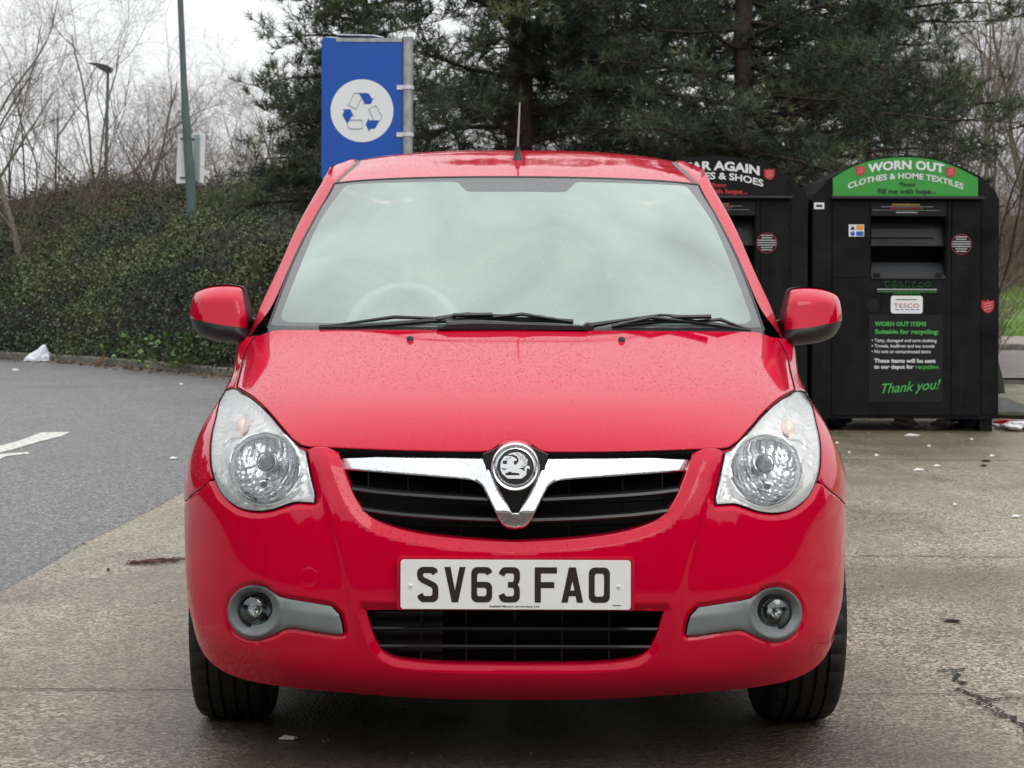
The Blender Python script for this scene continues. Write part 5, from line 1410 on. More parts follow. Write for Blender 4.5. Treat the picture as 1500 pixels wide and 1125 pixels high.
# ================================================================ lamp posts and signs
M['postgreen'] = simple('post_grey_green', (.085, .12, .115), .5, var=.15, vscale=4); M['galv'] = simple('galvanised', (.42, .43, .43), .45, .7, var=.2, vscale=15)
Yp = 25.6
lp = empty('lamp_post', W(288, 0, Yp)[:2] + (0.08,)); lp['worldkids'] = 1; tag(lp, 'tall grey-green lamp post carrying the back of a white sign', 'lamp post')
def at(u, v, Y=Yp): return Vector(W(u, v, Y))
b = MB(); P = [at(285, 418, Yp), at(278.5, 270), at(273.5, 205), at(268, 118), at(262.5, 0), at(259, -60), at(255, -120)]; P[0].z = .05
b.tube(P, [.083, .075, .069, .050, .045, .042, .040], 14); b.tube([at(255, -110), at(225, -130), at(200, -128)], [.03, .028, .026], 8); b.build('pole', M['postgreen'], lp, True)
b = MB(); b.box(at(178, -118, Yp-.12), at(206, -132, Yp+.12), .02); b.build('lamp_head', M['postgreen'], lp)
M['signback'] = simple('sign_back', (.74, .77, .77), .4, 0, var=.08, vscale=6)
b = MB(); b.prism([tuple(at(u, v))[::2] for u, v in [(258.5,197),(298.5,196),(296.5,269),(256,270)]], Yp + .085, Yp + .093); s_ = b.build('sign_back', M['signback'], lp)
for v in (205, 262):
    b = MB(); b.tube([at(263, v, Yp+.075), at(292, v, Yp+.075)], .014, 6); b.build('bracket', M['postgreen'], s_)
b = MB(); b.box(at(284, 268, Yp+.06), at(292, 199, Yp+.082)); b.build('channel_reflection', simple('reflection_grey', (.30, .36, .37), .4, .3), s_)  # rail on the sign back; its grey paints in a reflected band
Y2 = 42.0; st = empty('street_lamp', W(156, 0, Y2)[:2] + (0.05,)); st['worldkids'] = 1; tag(st, 'distant dark street lamp with a wing-shaped head among the bare trees', 'street lamp')
b = MB(); a0 = Vector(W(154, 300, Y2)); a0.z = .05; b.tube([a0, Vector(W(154.5, 250, Y2)), Vector(W(157, 108, Y2))], [.05, .045, .035], 8); b.build('pole', M['postgreen'], st, True)
b = MB(); b.prism([W(u, v, Y2)[::2] for u, v in [(127,95),(142,95),(156,98),(163,102),(162,108),(154,109),(147,105),(139,99)]], Y2-.12, Y2+.12); b.build('lamp_head', simple('lamp_dark', (.025, .027, .03), .5), st)
# blue recycling sign
Ys = 13.6; sg = empty('recycling_sign', W(596, 0, Ys)[:2] + (0.0,)); sg['worldkids'] = 1; tag(sg, 'tall blue sign with a white recycling symbol, on a galvanised post behind the car', 'sign')
M['blue'] = simple('sign_blue', (.012, .085, .40), .38, coat=.2, var=.05, vscale=3)
b = MB(); pa = rrect(W(470.5,0,Ys)[0], W(0,266,Ys)[2], W(588,0,Ys)[0], W(0,57,Ys)[2], .035, 4); b.prism(pa, Ys-.03, Ys+.01); pn = b.build('sign_panel', M['blue'], sg)
b = MB(); b.box(W(491, 62, Ys-.036), (W(588,0,Ys)[0], Ys+.02, W(0,57.2,Ys)[2])); b.build('top_rail', M['galv'], pn)
b = MB(); b.tube([W(492, 57, Ys), W(492, 52, Ys), W(545, 53, Ys), W(560, 56, Ys)], .008, 5); b.build('top_wire', M['galv'], pn)
pz = Vector(W(596, 57, Ys)); b = MB(); b.tube([(pz.x, Ys, -.01), (pz.x, Ys, pz.z)], .052, 18); b.tube([(pz.x, Ys, pz.z), (pz.x, Ys, pz.z+.012)], .056, 18); b.build('post', M['galv'], sg, True, 40)
for v in (129, 198):
    b = MB(); b.lathe([(.054, -.018), (.060, -.016), (.060, .016), (.054, .018)], (pz.x, Ys, W(0, v, Ys)[2]), 'Z', 18); b.box(W(580, v+3, Ys-.04), (pz.x - .04, Ys-.02, W(0, v-3, Ys)[2])); b.build('clamp', simple('clamp_white', (.6, .62, .64), .4), sg)
M['signwhite'] = simple('sign_white', (.74, .76, .77), .4)
yy = Ys - .033
b = MB(); c_ = W(529.3, 163, yy); n = 64; R = 46 * (yy - CY) / F; b.add([(c_[0] + R*math.cos(2*math.pi*i/n), yy, c_[2] + R*math.sin(2*math.pi*i/n)) for i in range(n)], [tuple(range(n))]); b.build('white_disc', M['signwhite'], pn)
def rp(x, y): return W(x/10.817 + 478, y/10.817 + 110, yy - .002)
V = []; Fc = []
for q in ([(500,292),(640,292),(672,315),(712,385),(745,365),(690,468),(565,468),(595,455),(545,370)], [(240,552),(370,552),(405,625),(435,660),(398,652),(325,785),(245,650),(272,572)], [(665,690),(665,725),(838,725),(800,790),(765,855),(685,862),(672,905),(612,790),(655,705)]):
    v2, f2 = flatpoly(q); n = len(V); V += [rp(*p) for p in v2]; Fc += [tuple(i+n for i in f) for f in f2]
mk('recycling_symbol', V, Fc, M['blue'], pn, smooth=False)
b = MB()
for L in ([(500,292),(432,292),(338,475),(455,545),(545,375)], [(838,725),(875,652),(775,485),(660,545),(752,722)], [(325,785),(340,830),(370,857),(560,857),(560,718),(365,718)]):
    b.tube([rp(*p) for p in L], .0055, 4, flat=.3)
b.build('symbol_outline', simple('outline_grey', (.20, .20, .24), .6), pn)
# ================================================================ clothes banks
Yb = 10.6
def bankmat():
    """black painted steel with faint vertical dirt runs, scuffs and scratches"""
    m, nt, p = newmat('bank_black'); tc = texco(nt)
    run = noise(nt, texco(nt, (14, 14, .7)), 1.6, 6, .7); blot = noise(nt, tc, 3.5, 6, .65); scr = noise(nt, texco(nt, (3, 3, 60), (0, .5, 0)), 2.5, 3, .5, 2.0)
    c = ramp(nt, blot, [(.3, (.003, .0034, .0042)), (.7, (.0065, .0072, .0085))])
    c = mixc(nt, ramp(nt, run, [(.56, 0.0), (.74, .5)]), c, (.020, .020, .018))
    c = mixc(nt, ramp(nt, scr, [(.70, 0.0), (.73, .45)]), c, (.035, .035, .035))
    lk(nt, c, p.inputs['Base Color']); lk(nt, ramp(nt, blot, [(.3, .32), (.7, .6)]), p.inputs['Roughness']); p.inputs['Specular IOR Level'].default_value = .22
    lk(nt, bump(nt, noise(nt, tc, 5, 3), .012, .5), p.inputs['Normal']); return m
M['bank'] = bankmat()
M['bank2'] = simple('bank_dark_panel', (.006, .0068, .0078), .45, spec=.25, var=.2, vscale=7)
M['poster'] = simple('poster_charcoal', (.012, .013, .014), .5, spec=.25); M['green'] = simple('sign_green', (.045, .30, .050), .42, var=.06, vscale=5); M['lgreen'] = simple('letter_green', (.07, .42, .08), .5)
M['lwhite'] = simple('letter_white', (.70, .72, .73), .5); M['lred'] = simple('letter_red', (.52, .035, .05), .5); M['ldark'] = simple('letter_dark', (.012, .02, .012), .5)
M['lgrey'] = simple('letter_grey', (.42, .43, .44), .5); M['orng'] = simple('sticker_orange', (.75, .30, .02), .5); M['lblue'] = simple('sticker_blue', (.03, .10, .42), .5); M['gold'] = simple('letter_gold', (.62, .42, .06), .5); M['void'] = simple('opening_dark', (.004, .004, .004), .9)
def bank(cu, kind, label):
    root = empty('clothes_bank', W(cu, 0, Yb)[:2] + (0.0,)); root['worldkids'] = 1; tag(root, label, 'clothes bank', 'black clothes banks behind the car')
    P = lambda a, v, dy=0.0: W(cu + a, v, Yb - dy)
    X = lambda a: W(cu + a, 0, Yb)[0]; Z = lambda v: W(0, v, Yb)[2]
    out = [(-136,611),(-136,290),(-131,281),(-112,260),(-84,243),(-46,230),(0,225.5),(44,230),(80,241),(110,256),(132,278),(137,290),(137,611)]
    hole = [(-51,315),(59,315),(59,405),(-51,405)]
    XZ = lambda q: [(X(a), Z(v)) for a, v in q]
    arc = cat_rom([(*p, 1) for p in out], 30); V2, F2 = flatpoly(XZ(out), [XZ(hole)]); b = MB()
    b.add([(x, Yb, z) for x, z in V2], F2); Yr = Yb + 1.25; nO = len(out); o2 = XZ(out)
    b.add([(x, Yr, z) for x, z in o2], [tuple(range(nO))])
    b.add([(x, Yb, z) for x, z in o2] + [(x, Yr, z) for x, z in o2], [(i, (i+1) % nO, nO+(i+1) % nO, nO+i) for i in range(nO)])
    h2 = XZ(hole); Yd = Yb + .30; b.add([(x, Yb, z) for x, z in h2] + [(x, Yd, z) for x, z in h2], [(i, 4+i, 4+(i+1) % 4, (i+1) % 4) for i in range(4)] )
    body = b.build('body', M['bank'], root)
    b = MB(); b.add([(x, Yd - .002, z) for x, z in h2], [(0, 1, 2, 3)]); b.build('opening_back', M['void'], body)
    # proud door sheet around the opening, made of four strips, and side folds
    b = MB()
    for (a0, v0, a1, v1) in ((-107, 606, 66, 406), (-107, 404.5, -53, 292), (61, 404.5, 66, 292), (-52, 313.5, 60, 292)):
        b.box((X(a0), Yb - .012, Z(v0)), (X(a1), Yb - .001, Z(v1)))
    b.box((X(-107), Yb - .012, Z(405.6)), (X(66), Yb - .001, Z(404.9)))
    door = b.build('door', M['bank'], root)
    for a0, a1, dy, v0, v1 in ((68, 110, .010, 606, 292), (112, 135, .006, 604, 296), (-134, -109, .006, 604, 296)):
        b = MB(); b.box((X(a0), Yb - dy, Z(v0)), (X(a1), Yb - .001, Z(v1))); b.build('side_panel', M['bank'], root)
    for v in (332, 395, 480, 560):
        b = MB(); b.tube([(X(111), Yb - .012, Z(v)), (X(111), Yb - .012, Z(v - 9))], .009, 8); b.build('hinge', M['bank2'], root, True)
    b = MB(); b.box((X(-110), Yb - .07, Z(289)), (X(113), Yb, Z(285.6))); b.build('ledge', simple('ledge_grey', (.03, .032, .034), .4), root)
    gp = [(-107,285),(-107,259.5),(-82,244.5),(-46,232.5),(-2,228.5),(42,232.5),(75,243.5),(105,258.5),(105,285)]
    gs = cat_rom([(*gp[0],1),(*gp[1],1),*gp[2:7],(*gp[7],1),(*gp[8],1)], 6)
    b = MB(); b.prism([(X(a), Z(v)) for a, v in gs], Yb - .022, Yb - .001); sp = b.build('sign_panel', M['green'] if kind == 'G' else M['bank2'], root)
    # upper flap, strip, chute
    b = MB(); b.add([P(-50, 316, -.12), P(58, 316, -.12), P(58, 358, -.04), P(-50, 358, -.04)], [(0, 1, 2, 3)]); b.build('flap', M['bank'], root)
    b = MB(); b.add([P(-50, 333, -.07), P(41, 333, -.07), P(41, 345.5, -.05), P(-50, 345.5, -.05)], [(0, 1, 2, 3)]); b.build('flap_label', M['poster'], root)
    b = MB(); b.add([P(-49, 382, -.16), P(57, 382, -.16), P(58.5, 403, -.01), P(-50.5, 403, -.01)], [(0, 1, 2, 3)]); b.box((X(-50), Yb - .02, Z(406)), (X(58), Yb + .01, Z(403))); ch = b.build('chute', simple('chute_grey', (.05, .053, .056), .4, .2), root)
    b = MB(); b.box((X(-46), Yb - .035, Z(402.5)), (X(-38), Yb + .02, Z(398))); b.box((X(45), Yb - .035, Z(402.5)), (X(52), Yb + .02, Z(398))); b.build('buffer', M['void'], ch)
    y1 = .0155
    def quad(name, a0, v0, a1, v1, mat, dy=y1, parent=root):
        b = MB(); b.add([P(a0, v0, dy), P(a1, v0, dy), P(a1, v1, dy), P(a0, v1, dy)], [(0, 1, 2, 3)]); return b.build(name, mat, parent)
    up = quad('notice', -50, 314, 59, 294.5, M['poster'])
    for a0, a1, v, h_, m in ((-20, 21, 297.6, 2.2, 'gold'), (-36, 40, 300.6, .8, 'lgrey'), (-22, 26, 302.8, 1.0, 'lred'), (-48, 51, 305.8, .5, 'lgrey'), (-14, 18, 309.0, 1.7, 'lgrey')):
        b = MB(); x = a0; r = random.Random(int(v*10))
        while x < a1:
            w_ = r.uniform(1.5, 4.5); b.add([P(x, v+h_/2, y1+.002), P(min(a1, x+w_), v+h_/2, y1+.002), P(min(a1, x+w_), v-h_/2, y1+.002), P(x, v-h_/2, y1+.002)], [(0, 1, 2, 3)]); x += w_ + .7
        b.build('small_print', M[m], up)
    # lettering on the arch
    yl = Yb - .026
    def arcw(k): return lambda A, B: (A, B - k*A*A)
    main = M['lwhite']
    if kind == 'G':
        put_text(sp, 'lettering', 'WORN OUT', cu + 1, 245.3, yl, 12.6, main, .040, wpx=112, warp=arcw(5.6/56**2))
        put_text(sp, 'lettering', 'CLOTHES & HOME TEXTILES', cu, 259.4, yl, 8.6, main, .022, wpx=169, warp=arcw(15.5/84**2))
        put_text(sp, 'lettering', 'Please', cu + 1, 270.6, yl, 6.2, M['ldark'], .008, .45, wpx=26); put_text(sp, 'lettering', 'Fill me with hope...', cu + 2, 281.2, yl, 7.4, M['ldark'], .022, wpx=85)
        shields = ((-66.5, 248, 7), (66, 249.5, 7))
    else:
        put_text(sp, 'lettering', 'WEAR AGAIN', cu, 247.5, yl, 12.8, main, .040, wpx=134, warp=arcw(8.0/67**2))
        put_text(sp, 'lettering', 'CLOTHES & SHOES', cu, 261.0, yl, 10.0, main, .026, wpx=143, warp=arcw(11.0/71**2))
        put_text(sp, 'lettering', 'Please', cu + 3, 272.6, yl, 6.2, M['lred'], .01, .45, wpx=27); put_text(sp, 'lettering', 'Fill me with hope...', cu + 2, 282.6, yl, 7.4, M['lred'], .024, wpx=92)
        shields = ((-80, 253, 7), (80.5, 253.5, 7.5))
    def shield(a, v, s_, dy, parent):
        q = [(-1,-1.0),(-.3,-.8),(0,-1.15),(.3,-.8),(1,-1.0),(1.0,.25),(.6,.85),(0,1.15),(-.6,.85),(-1.0,.25)]
        v2, f2 = flatpoly([(a + s_*x, -(v + s_*z)) for x, z in q]); sh = mk('shield', [P(x, -z, dy) for x, z in v2], f2, M['lred'], parent, smooth=False)
        b = MB()
        for k in (-.45, .0, .45): b.add([P(a - .6*s_, v + s_*(k+.18), dy+.002), P(a + .6*s_, v + s_*(k-.14), dy+.002), P(a + .6*s_, v + s_*(k-.26), dy+.002), P(a - .6*s_, v + s_*(k+.06), dy+.002)], [(0, 1, 2, 3)])
        b.build('shield_band', simple('pale_pink', (.62, .30, .32), .5) if 'pink' not in M else M['pink'], sh if parent is root else parent)
    for a, v, s_ in shields: shield(a, v, s_, .026, sp)
    # round badge
    cb = (82, 355.5) if kind == 'G' else (77, 354.5); b = MB(); Cc = Vector(P(*cb, y1)); k_ = (Yb - CY)/F; rr = 15*k_
    b.add([tuple(Cc + Vector((math.cos(2*math.pi*i/40)*q, 0, math.sin(2*math.pi*i/40)*q))) for q in (rr, rr*.93) for i in range(40)], [(i, (i+1) % 40, 40+(i+1) % 40, 40+i) for i in range(40)]); rb = b.build('round_label', simple('dull_pink', (.30, .03, .05), .5), root)
    b = MB()
    for i, w_ in enumerate((8.5, 8, 13, 13.5, 13, 8.5, 7.5)):
        v = cb[1] - 11 + i*3.5; b.add([P(cb[0]-w_, v+.75, y1+.001), P(cb[0]+w_, v+.75, y1+.001), P(cb[0]+w_, v-.75, y1+.001), P(cb[0]-w_, v-.75, y1+.001)], [(0, 1, 2, 3)])
    b.build('small_print', M['lgrey'], rb)
    for a in (-131, 111):
        b = MB(); b.box((X(a), Yb + .02, 0), (X(a + 18), Yb + .14, Z(610))); b.build('leg', M['bank'], root)
        b = MB(); b.box((X(a), Yr - .14, 0), (X(a + 18), Yr - .02, Z(610))); b.build('leg', M['bank'], root)
    if kind == 'G':
        wn = quad('warning_sticker', -83, 344.5, -60.5, 327, M['lwhite'])
        quad('orange_field', -72, 334.5, -61.5, 328, M['orng'], y1+.0015, wn); quad('blue_field', -72, 343.5, -61.5, 337, M['lblue'], y1+.0015, wn)
        b = MB(); b.add([P(-81, 334.5, y1+.0015), P(-73.5, 334.5, y1+.0015), P(-77.2, 328.5, y1+.0015)], [(0, 1, 2)]); b.build('triangle', M['ldark'], wn)
        b = MB(); b.add([tuple(Vector(P(-77.2, 340.3, y1+.0015)) + Vector((math.cos(2*math.pi*i/18)*3.3*k_, 0, math.sin(2*math.pi*i/18)*3.3*k_))) for i in range(18)], [tuple(range(18))]); b.build('blue_dot', M['lblue'], wn)
        nb = quad('number_sticker', -134, 304.5, -119, 295, M['lwhite'], .0085); quad('small_print', -131, 301.5, -122, 298.2, M['ldark'], .0095, nb)
        shield(121, 446, 9, .0085, root)
        # item icons
        b = MB(); ic = [[(0,.2),(.3,0),(.45,.15),(.6,0),(.9,.2),(.75,.45),(.7,.4),(.7,1),(.2,1),(.2,.4),(.1,.45),(0,.2)], [(.3,0),(.7,0),(.7,.3),(.95,1),(.6,1),(.5,.5),(.4,1),(.1,1),(.3,.3),(.3,0)], [(.3,0),(.55,.1),(.4,.5),(.9,.6),(.9,.95),(.1,.95),(.3,0)],
            [(.15,.05),(.85,.05),(.85,1),(.15,1),(.15,.05)], [(.35,0),(.65,0),(.65,.4),(.8,1),(.2,1),(.35,.4),(.35,0)], [(.05,.9),(.1,.4),(.5,.2),(.9,.4),(.95,.9),(.05,.9)], [(.0,.7),(.35,.2),(1,.1),(.95,.6),(.5,.95),(.0,.7)]]
        for i, L in enumerate(ic): b.tube([P(-30 + i*9.7 + x*8.5, 409.8 + z*8.8, y1) for x, z in L], .0032, 4, flat=.4)
        b.build('garment_icons', M['lgreen'], root)
        for v, h_, m, a0, a1 in ((421.8, 2.0, 'lgrey', -41, 46), (425.3, .9, 'lgreen', -41, 46), (427.8, .7, 'lgreen', -18, 22)):
            b = MB(); x = a0; r = random.Random(int(v))
            while x < a1: w_ = r.uniform(1.5, 4.5); b.add([P(x, v+h_/2, y1), P(min(a1, x+w_), v+h_/2, y1), P(min(a1, x+w_), v-h_/2, y1), P(x, v-h_/2, y1)], [(0, 1, 2, 3)]); x += w_ + .6
            b.build('small_print', M[m], root)
        b = MB(); b.prism(rrect(X(-21.5), Z(457), X(25), Z(431), .02, 4), Yb - .017, Yb - .012); ts = b.build('shop_sticker', simple('sticker_white', (.78, .79, .80), .4), root)
        put_text(ts, 'lettering', 'TESCO', cu + 2, 448.6, Yb - .0185, 6.6, simple('shop_red', (.40, .02, .07), .5), .004, wpx=37, space=1.1)
        b = MB()
        for i in range(5): b.add([P(-15.5 + i*7.6, 452, .0185), P(-10.5 + i*7.6, 452, .0185), P(-9.3 + i*7.6, 450.4, .0185), P(-14 + i*7.6, 450.8, .0185)], [(0, 1, 2, 3)])
        b.build('blue_stripe', M['lblue'], ts); quad('small_print', -14, 437.2, 17, 436, M['ldark'], .0185, ts)
        b = MB(); b.add([tuple(Vector(P(-47.5, 445, y1)) + Vector((math.cos(2*math.pi*i/24)*9*k_, 0, math.sin(2*math.pi*i/24)*10.5*k_))) for i in range(24)], [tuple(range(24))]); b.build('finger_hole', M['void'], root)
        ps = quad('poster', -53, 587, 55, 459, M['poster']); yt = Yb - .018
        L = lambda t, a, v, w_, c, m, bo=.012, **k: put_text(ps, 'lettering', t, cu + a, v, yt, c, M[m], bo, align='LEFT', wpx=w_, **k)
        L('WORN OUT ITEMS', -44, 475.4, 75.5, 6.4, 'lgreen', .03); L('Suitable for recycling:', -44, 486.6, 93, 6.4, 'lgreen', .028)
        L('\u2022 Tatty, damaged and torn clothing', -49, 498.8, 95, 4.9, 'lwhite', .012); L('\u2022 Towels, bedlinen and tea towels', -49, 506.8, 92, 4.9, 'lwhite', .012); L('\u2022 No wet or contaminated items', -49, 515, 86.5, 4.9, 'lwhite', .012)
        L('These items will be sent', -45, 529, 90, 5.9, 'lwhite', .028); L('to our depot for', -45, 537.8, 58, 5.9, 'lwhite', .028); L('recycling.', 15, 537.8, 35.5, 5.9, 'lgreen', .02)
        put_text(ps, 'lettering', 'Thank you!', cu + 6, 571, yt, 15, M['lgreen'], .004, .35, wpx=86, warp=lambda A, B: (A, B + A*.085))
    return root
bank(1326, 'G', 'black metal clothes bank with a green arched sign reading WORN OUT')
bank(1046, 'B', 'black metal clothes bank with a black arched sign, half hidden behind the red car')
# ================================================================ litter
r_ = random.Random(64)
def crumple(name, c, sx, sy, sz, mat, label, cat, seed, sub=3, amp=.28, group=None):
    bm = bmesh.new(); bmesh.ops.create_icosphere(bm, subdivisions=sub, radius=1); r = random.Random(seed)
    ph = [(r.uniform(2, 6), r.uniform(2, 6), r.uniform(2, 6), r.uniform(0, 6)) for _ in range(4)]
    for v in bm.verts:
        k = 1 + amp*sum(math.sin(a*v.co.x + b_*v.co.y + c_*v.co.z + d) for a, b_, c_, d in ph)/2 + r.gauss(0, amp*.18); v.co = Vector((v.co.x*sx*k, v.co.y*sy*k, max(-.75, v.co.z)*sz*k))
    zmin = min(v.co.z for v in bm.verts)
    V = [(v.co.x + c[0], v.co.y + c[1], v.co.z - zmin + c[2]) for v in bm.verts]; Fc = [tuple(v.index for v in f.verts) for f in bm.faces]; bm.free()
    o = mk(name, V, Fc, mat, None, smooth=False); tag(o, label, cat, group); return o
M['bagw'] = simple('plastic_white', (.62, .66, .72), .35, var=.15, vscale=30); M['ltr'] = simple('litter_white', (.60, .60, .58), .6); M['cloth1'] = simple('cloth_red', (.35, .02, .02), .8); M['cloth2'] = simple('cloth_blue', (.05, .08, .16), .8); M['wood'] = simple('wet_bark', (.14, .075, .035), .8, var=.4, vscale=20)
# white bag by the kerb: a cone-like crumpled bag
bg_ = G(58, 532, -.004); k_ = (bg_[1]-CY)/F
out_ = [(-24,0),(-22,-6),(-14,-10),(-4,-16),(4,-24),(9,-24),(13,-14),(19,-8),(20,-1),(10,1),(-10,1)]
V = []; Fc = []; lay = [(-.10, .35), (-.05, .85), (0, 1.0), (.05, .8), (.10, .3)]
for dy, s_ in lay:
    for (x, z) in out_: V.append((bg_[0] + (x*s_ + r_.gauss(0, .8))*k_, bg_[1] + dy, max(.0, -z*s_*k_ + r_.gauss(0, .004))))
n = len(out_)
for i in range(4):
    for j in range(n): Fc.append((i*n+j, i*n+(j+1) % n, (i+1)*n+(j+1) % n, (i+1)*n+j))
Fc += [tuple(range(n))[::-1], tuple(range(4*n, 5*n))]
tag(mk('plastic_bag', V, Fc, M['bagw'], None, smooth=False), 'crumpled white plastic bag lying against the kerb below the hedge', 'bag')
q_ = G(146, 540, -.004); b = MB(); b.prism([(q_[0]-.07, 0), (q_[0]+.0, .0), (q_[0]+.04, .06), (q_[0]+.09, .16), (q_[0]+.05, .17), (q_[0]+.0, .09), (q_[0]-.06, .03)], q_[1]-.02, q_[1]+.01); tag(b.build('bark_piece', M['wood'], None), 'brown piece of bark leaning on the kerb right of the white bag', 'bark')
# dead twigs on the slab left of the car
tw = empty('twig_bundle', G(230, 828)); tw['worldkids'] = 1; tag(tw, 'reddish brown dead twigs lying on the concrete left of the bumper', 'twigs'); segs = []
for _ in range(26):
    u0, u1 = sorted((r_.uniform(186, 270), r_.uniform(190, 274))); a = Vector(G(u0, 829 + r_.gauss(0, 1.3) - (u0-186)*.04)); c_ = Vector(G(u1, 829 + r_.gauss(0, 1.5) - (u1-186)*.05)); a.z = r_.uniform(.002, .012); c_.z = r_.uniform(.002, .016); m_ = (a+c_)/2 + Vector((0, r_.gauss(0, .01), .004)); segs += [(a, m_, .0022, .003), (m_, c_, .003, .0015)]
seg_mesh(segs, simple('dead_twig', (.085, .03, .02), .7), 'twigs', tw)
def scrap(u, v, w, h_, mat, label, name='litter_scrap', group='scraps of litter on the wet concrete', z=0.0):
    a = [G(u - w/2, v + h_*.3, z), G(u + w*.3, v + h_/2, z), G(u + w/2, v - h_*.2, z), G(u - w*.2, v - h_/2, z)]
    V = [(x, y, z + .006 + .004*(i % 2)) for i, (x, y, _) in enumerate(a)]; V += [(x, y, z + .003) for x, y, _ in V]
    Fc = [(0, 1, 2, 3), (7, 6, 5, 4), (0, 4, 5, 1), (1, 5, 6, 2), (2, 6, 7, 3), (3, 7, 4, 0)]
    tag(mk(name, V, Fc, mat, None, smooth=False), label, 'litter', group)
scrap(425, 1085, 28, 3, M['ltr'], 'thin pale strip of litter on the wet concrete in front of the car')
for i, (u, v, w, h_, lab) in enumerate([(1347, 687, 17, 3, 'largest pale scrap of litter in front of the banks'), (1401, 620, 1, 1, ''), (1337, 636, 24, 3, 'long flat pale scrap just in front of the green-signed bank'), (1285, 666, 6, 3, 'small pale scrap in front of the left leg of the green-signed bank'),
        (1454, 666, 8, 2.5, 'pale scrap right below the right leg of the green-signed bank'), (1374, 681, 12, 2, 'pale scrap right of the largest one'), (1490, 755, 14, 3, 'pale scrap by the right edge of the photo'), (1400, 738, 5, 3, 'small white scrap on the open concrete at the right'),
        (1227, 648, 5, 2.5, 'small pale scrap beside the right headlight'), (1362, 652, 6, 2, 'tiny pale scrap below the poster of the green-signed bank'), (1424, 642, 5, 2, 'tiny pale scrap just left of the right leg'), (1245, 662, 4, 2, 'tiny pale scrap near the car, below the gap between the banks')]):
    if lab: scrap(u, v, w, h_, M['ltr'], lab)
for u, v, w, lab in ((23, 545, 12, 'small pale scrap on the asphalt below the white bag'), (266, 565, 6, 'tiny pale scrap on the asphalt left of the bonnet'), (255, 674, 12, 'pale speck on the asphalt left of the headlight')): scrap(u, v, w, 2.5, M['ltr'], lab, group='scraps of litter on the asphalt', z=-.006)
for u, v, w, lab in ((1445, 673, 14, 'dark wet leaf on the concrete by the right leg of the bank'), (1442, 680, 10, 'small dark leaf just below the wet leaf'), (1397, 909, 24, 'dark wet stalk lying on the open concrete at the right'), (160, 838, 4, 'tiny dark crumb on the concrete left of the twigs')): scrap(u, v, w, 2.4, M['crack'], lab, 'leaf', 'dark leaves on the wet concrete')
Yl = 11.0
for i, (u, v, sx, m, lab, cat) in enumerate([(1218, 627, .14, 'cloth2', 'dark blue cloth heap under the left end of the green-signed bank', 'cloth'), (1326, 627, .09, 'ltr', 'pale litter heap under the middle of the green-signed bank', 'litter'), (1380, 627, .07, 'bagw', 'white crumpled bag under the green-signed bank', 'bag'),
        (1425, 626, .12, 'cloth2', 'dark blue clothes spilling beside the right leg of the bank', 'cloth'), (1434, 616, .06, 'ltr', 'pale rag on top of the blue clothes', 'cloth'), (1466, 622, .06, 'ltr', 'white paper cup shape just right of the leg', 'litter'), (1473, 630, .08, 'cloth1', 'red cloth lying right of the bank leg', 'cloth')]):
    g_ = G(u, v + 5); c = (XU(u, Yl if i < 5 else 10.9), Yl if i < 5 else 10.9, 0 if v > 620 else .07); crumple('cloth_heap' if cat == 'cloth' else 'litter_heap', c, sx, sx*.8, sx*.45, M[m], lab, cat, 100+i)
crumple('cloth_heap', (XU(1492, 10.7), 10.7, 0), .12, .10, .035, M['ltr'], 'white cloth lying flat on the ground at the right edge', 'cloth', 131)
# fallen board and dark sheet beyond the bank
M['tarp'] = simple('dark_sheet', (.030, .034, .026), .5, var=.4, vscale=6); M['mossboard'] = simple('mossy_board', (.045, .052, .022), .7, var=.4, vscale=9)
Yt = 12.6; V = []; Fc = []
for (u, v, y) in ((1452,578,Yt),(1475,580,Yt-.05),(1497,588,Yt-.1),(1530,602,Yt-.2),(1530,620,Yt-.45),(1497,612,Yt-.4),(1470,606,Yt-.35),(1452,604,Yt-.3)): V.append(W(u, v, y))
n = len(V); V += [(x, y + .06, z - .05) for x, y, z in V]; Fc = [tuple(range(n)), tuple(range(n, 2*n))[::-1]] + [(i, n+i, n+(i+1) % n, (i+1) % n) for i in range(n)]
V = [(x, y, max(z, .01)) for x, y, z in V]
tag(mk('folded_sheet', V, Fc, M['tarp'], None, smooth=False), 'dark wet sheet folded on the ground right of the green-signed bank', 'sheet')
b = MB(); a_ = Vector(W(1452, 616, Yt-.7)); c_ = Vector(W(1540, 628, Yt-.9)); b.tube([(a_.x, a_.y, .05), (c_.x, c_.y, .05)], .05, 8, flat=.7); tag(b.build('mossy_log', M['mossboard'], None, True), 'mossy green log lying in front of the dark wet sheet', 'log')
b = MB(); Ys2 = 14.5; b.prism([W(u, v, Ys2)[::2] for u, v in [(1455,520),(1463,527),(1470,552),(1473,573),(1462,575),(1450,575)]], Ys2, Ys2+.25); tag(b.build('sacking', M['tarp'], None), 'brown and dark sacking hanging behind the right edge of the bank', 'sack')
# fallen leaves along the kerb
V = []; Fc = []
for _ in range(1500):
    s = r_.uniform(0, smax); c, n_ = kpos(s); p = c - n_*abs(r_.gauss(0, .22)); a = r_.uniform(0, 6.3); L = r_.uniform(.015, .045); m = len(V)
    V += [(p[0] + L*math.cos(a), p[1] + L*math.sin(a), .004), (p[0] - L*.4*math.sin(a), p[1] + L*.4*math.cos(a), .012), (p[0] - L*math.cos(a), p[1] - L*math.sin(a), .004), (p[0] + L*.4*math.sin(a), p[1] - L*.4*math.cos(a), .0)]; Fc.append((m, m+1, m+2, m+3))
tag(mk('fallen_leaves', V, Fc, simple('dead_leaf', (.16, .10, .05), .8, var=.5, vscale=9), None, smooth=False), 'brown fallen leaves gathered along the foot of the kerb', 'leaves', kind='stuff')
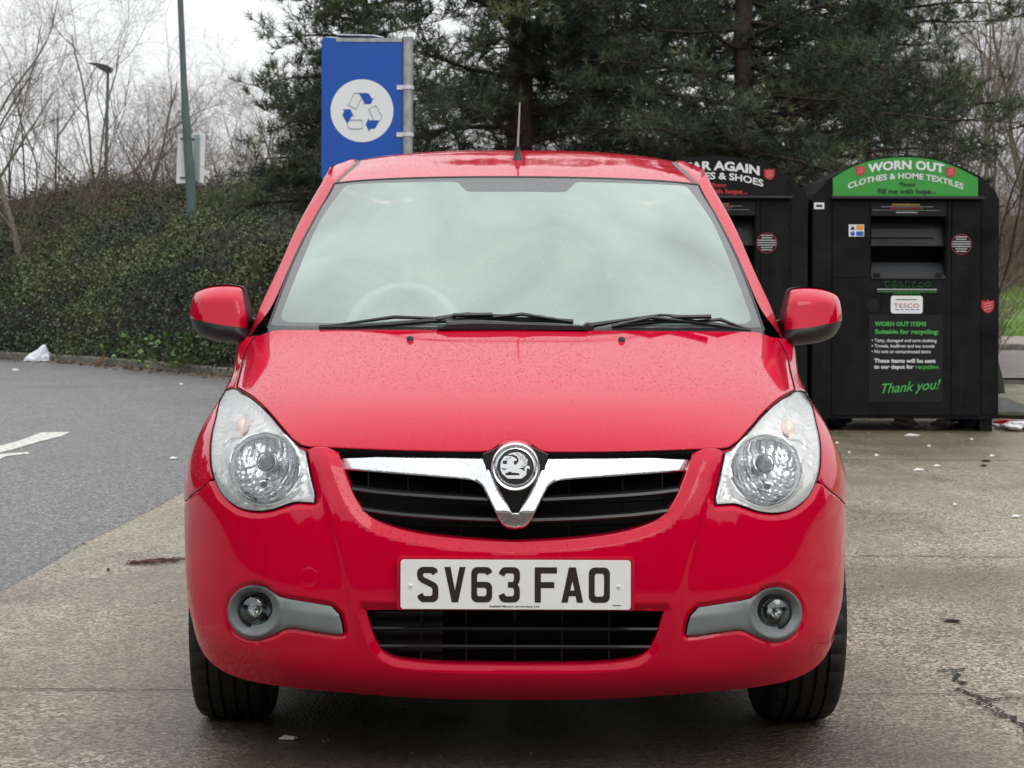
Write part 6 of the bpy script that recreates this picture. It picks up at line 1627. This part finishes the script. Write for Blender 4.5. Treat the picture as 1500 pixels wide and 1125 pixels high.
# ================================================================ air, light and camera
w = bpy.data.worlds.new('World'); SC.world = w; w.use_nodes = True; nt = w.node_tree
bg = nt.nodes['Background']; sky = nt.nodes.new('ShaderNodeTexSky'); sky.sky_type = 'NISHITA'; sky.sun_disc = False
SUN_EL, SUN_ROT = math.radians(52), math.radians(150)
sky.sun_elevation = SUN_EL; sky.sun_rotation = SUN_ROT; sky.air_density = 1.0; sky.dust_density = 4.0
hs = nt.nodes.new('ShaderNodeHueSaturation'); hs.inputs['Saturation'].default_value = .08
lk(nt, sky.outputs[0], hs.inputs['Color'])
tcw = nt.nodes.new('ShaderNodeTexCoord')
cl = noise(nt, tcw.outputs['Generated'], 2.2, 5, .55, .3)
cloud = ramp(nt, cl, [(0.3, (7.2, 7.5, 7.8)), (0.7, (8.6, 8.7, 8.8))]) if False else None
mx = mixc(nt, .72, hs.outputs[0], (1, 1, 1))
mixn = mx.node
sepw = nt.nodes.new('ShaderNodeSeparateXYZ'); lk(nt, tcw.outputs['Generated'], sepw.inputs[0])
zen = mth(nt, 'MULTIPLY_ADD', mth(nt, 'MAXIMUM', sepw.outputs[2], 0.0), 1.0, 1.0)       # an overcast sky is brighter overhead
val = mth(nt, 'MULTIPLY', mth(nt, 'MULTIPLY_ADD', cl, 2.0, 9.5), zen)
cmb = nt.nodes.new('ShaderNodeCombineColor'); lk(nt, mth(nt, 'MULTIPLY', val, .985), cmb.inputs[0]); lk(nt, val, cmb.inputs[1]); lk(nt, mth(nt, 'MULTIPLY', val, 1.02), cmb.inputs[2])
lk(nt, cmb.outputs[0], mixn.inputs[7]); mixn.clamp_result = False
lk(nt, mx, bg.inputs[0]); bg.inputs[1].default_value = 0.10
sl = bpy.data.lights.new('sun', 'SUN'); sl.energy = 0.8; sl.angle = math.radians(35); sl.color = (1, .97, .93)
so = bpy.data.objects.new('sun', sl); COL.objects.link(so)
dirv = Vector((math.sin(SUN_ROT) * math.cos(SUN_EL), math.cos(SUN_ROT) * math.cos(SUN_EL), math.sin(SUN_EL)))
so.rotation_euler = dirv.to_track_quat('Z', 'Y').to_euler(); so.location = (0, -10, 20)
cam = bpy.data.cameras.new('camera'); co = bpy.data.objects.new('camera', cam); COL.objects.link(co)
co.location = (0, CY, H); co.rotation_euler = (Matrix.Rotation(math.radians(-.22), 3, 'Y') @ Matrix.Rotation(math.radians(90), 3, 'X')).to_euler()
cam.sensor_width = 36; cam.lens = 36 * F / 1500
cam.shift_x = -6 / 1500; cam.shift_y = -(562.5 - V0) / 1500
cam.clip_start = .05; cam.clip_end = 900
cam.dof.use_dof = True; cam.dof.focus_distance = 5.0; cam.dof.aperture_fstop = 14
SC.camera = co
SC.view_settings.view_transform = 'Standard'; SC.view_settings.look = 'None'; SC.view_settings.exposure = 0.12; SC.view_settings.gamma = 1
SC.cycles.max_bounces = 8; SC.cycles.transparent_max_bounces = 24; SC.cycles.use_denoising = True; SC.cycles.glossy_bounces = 4
SC.cycles.sample_clamp_indirect = 6
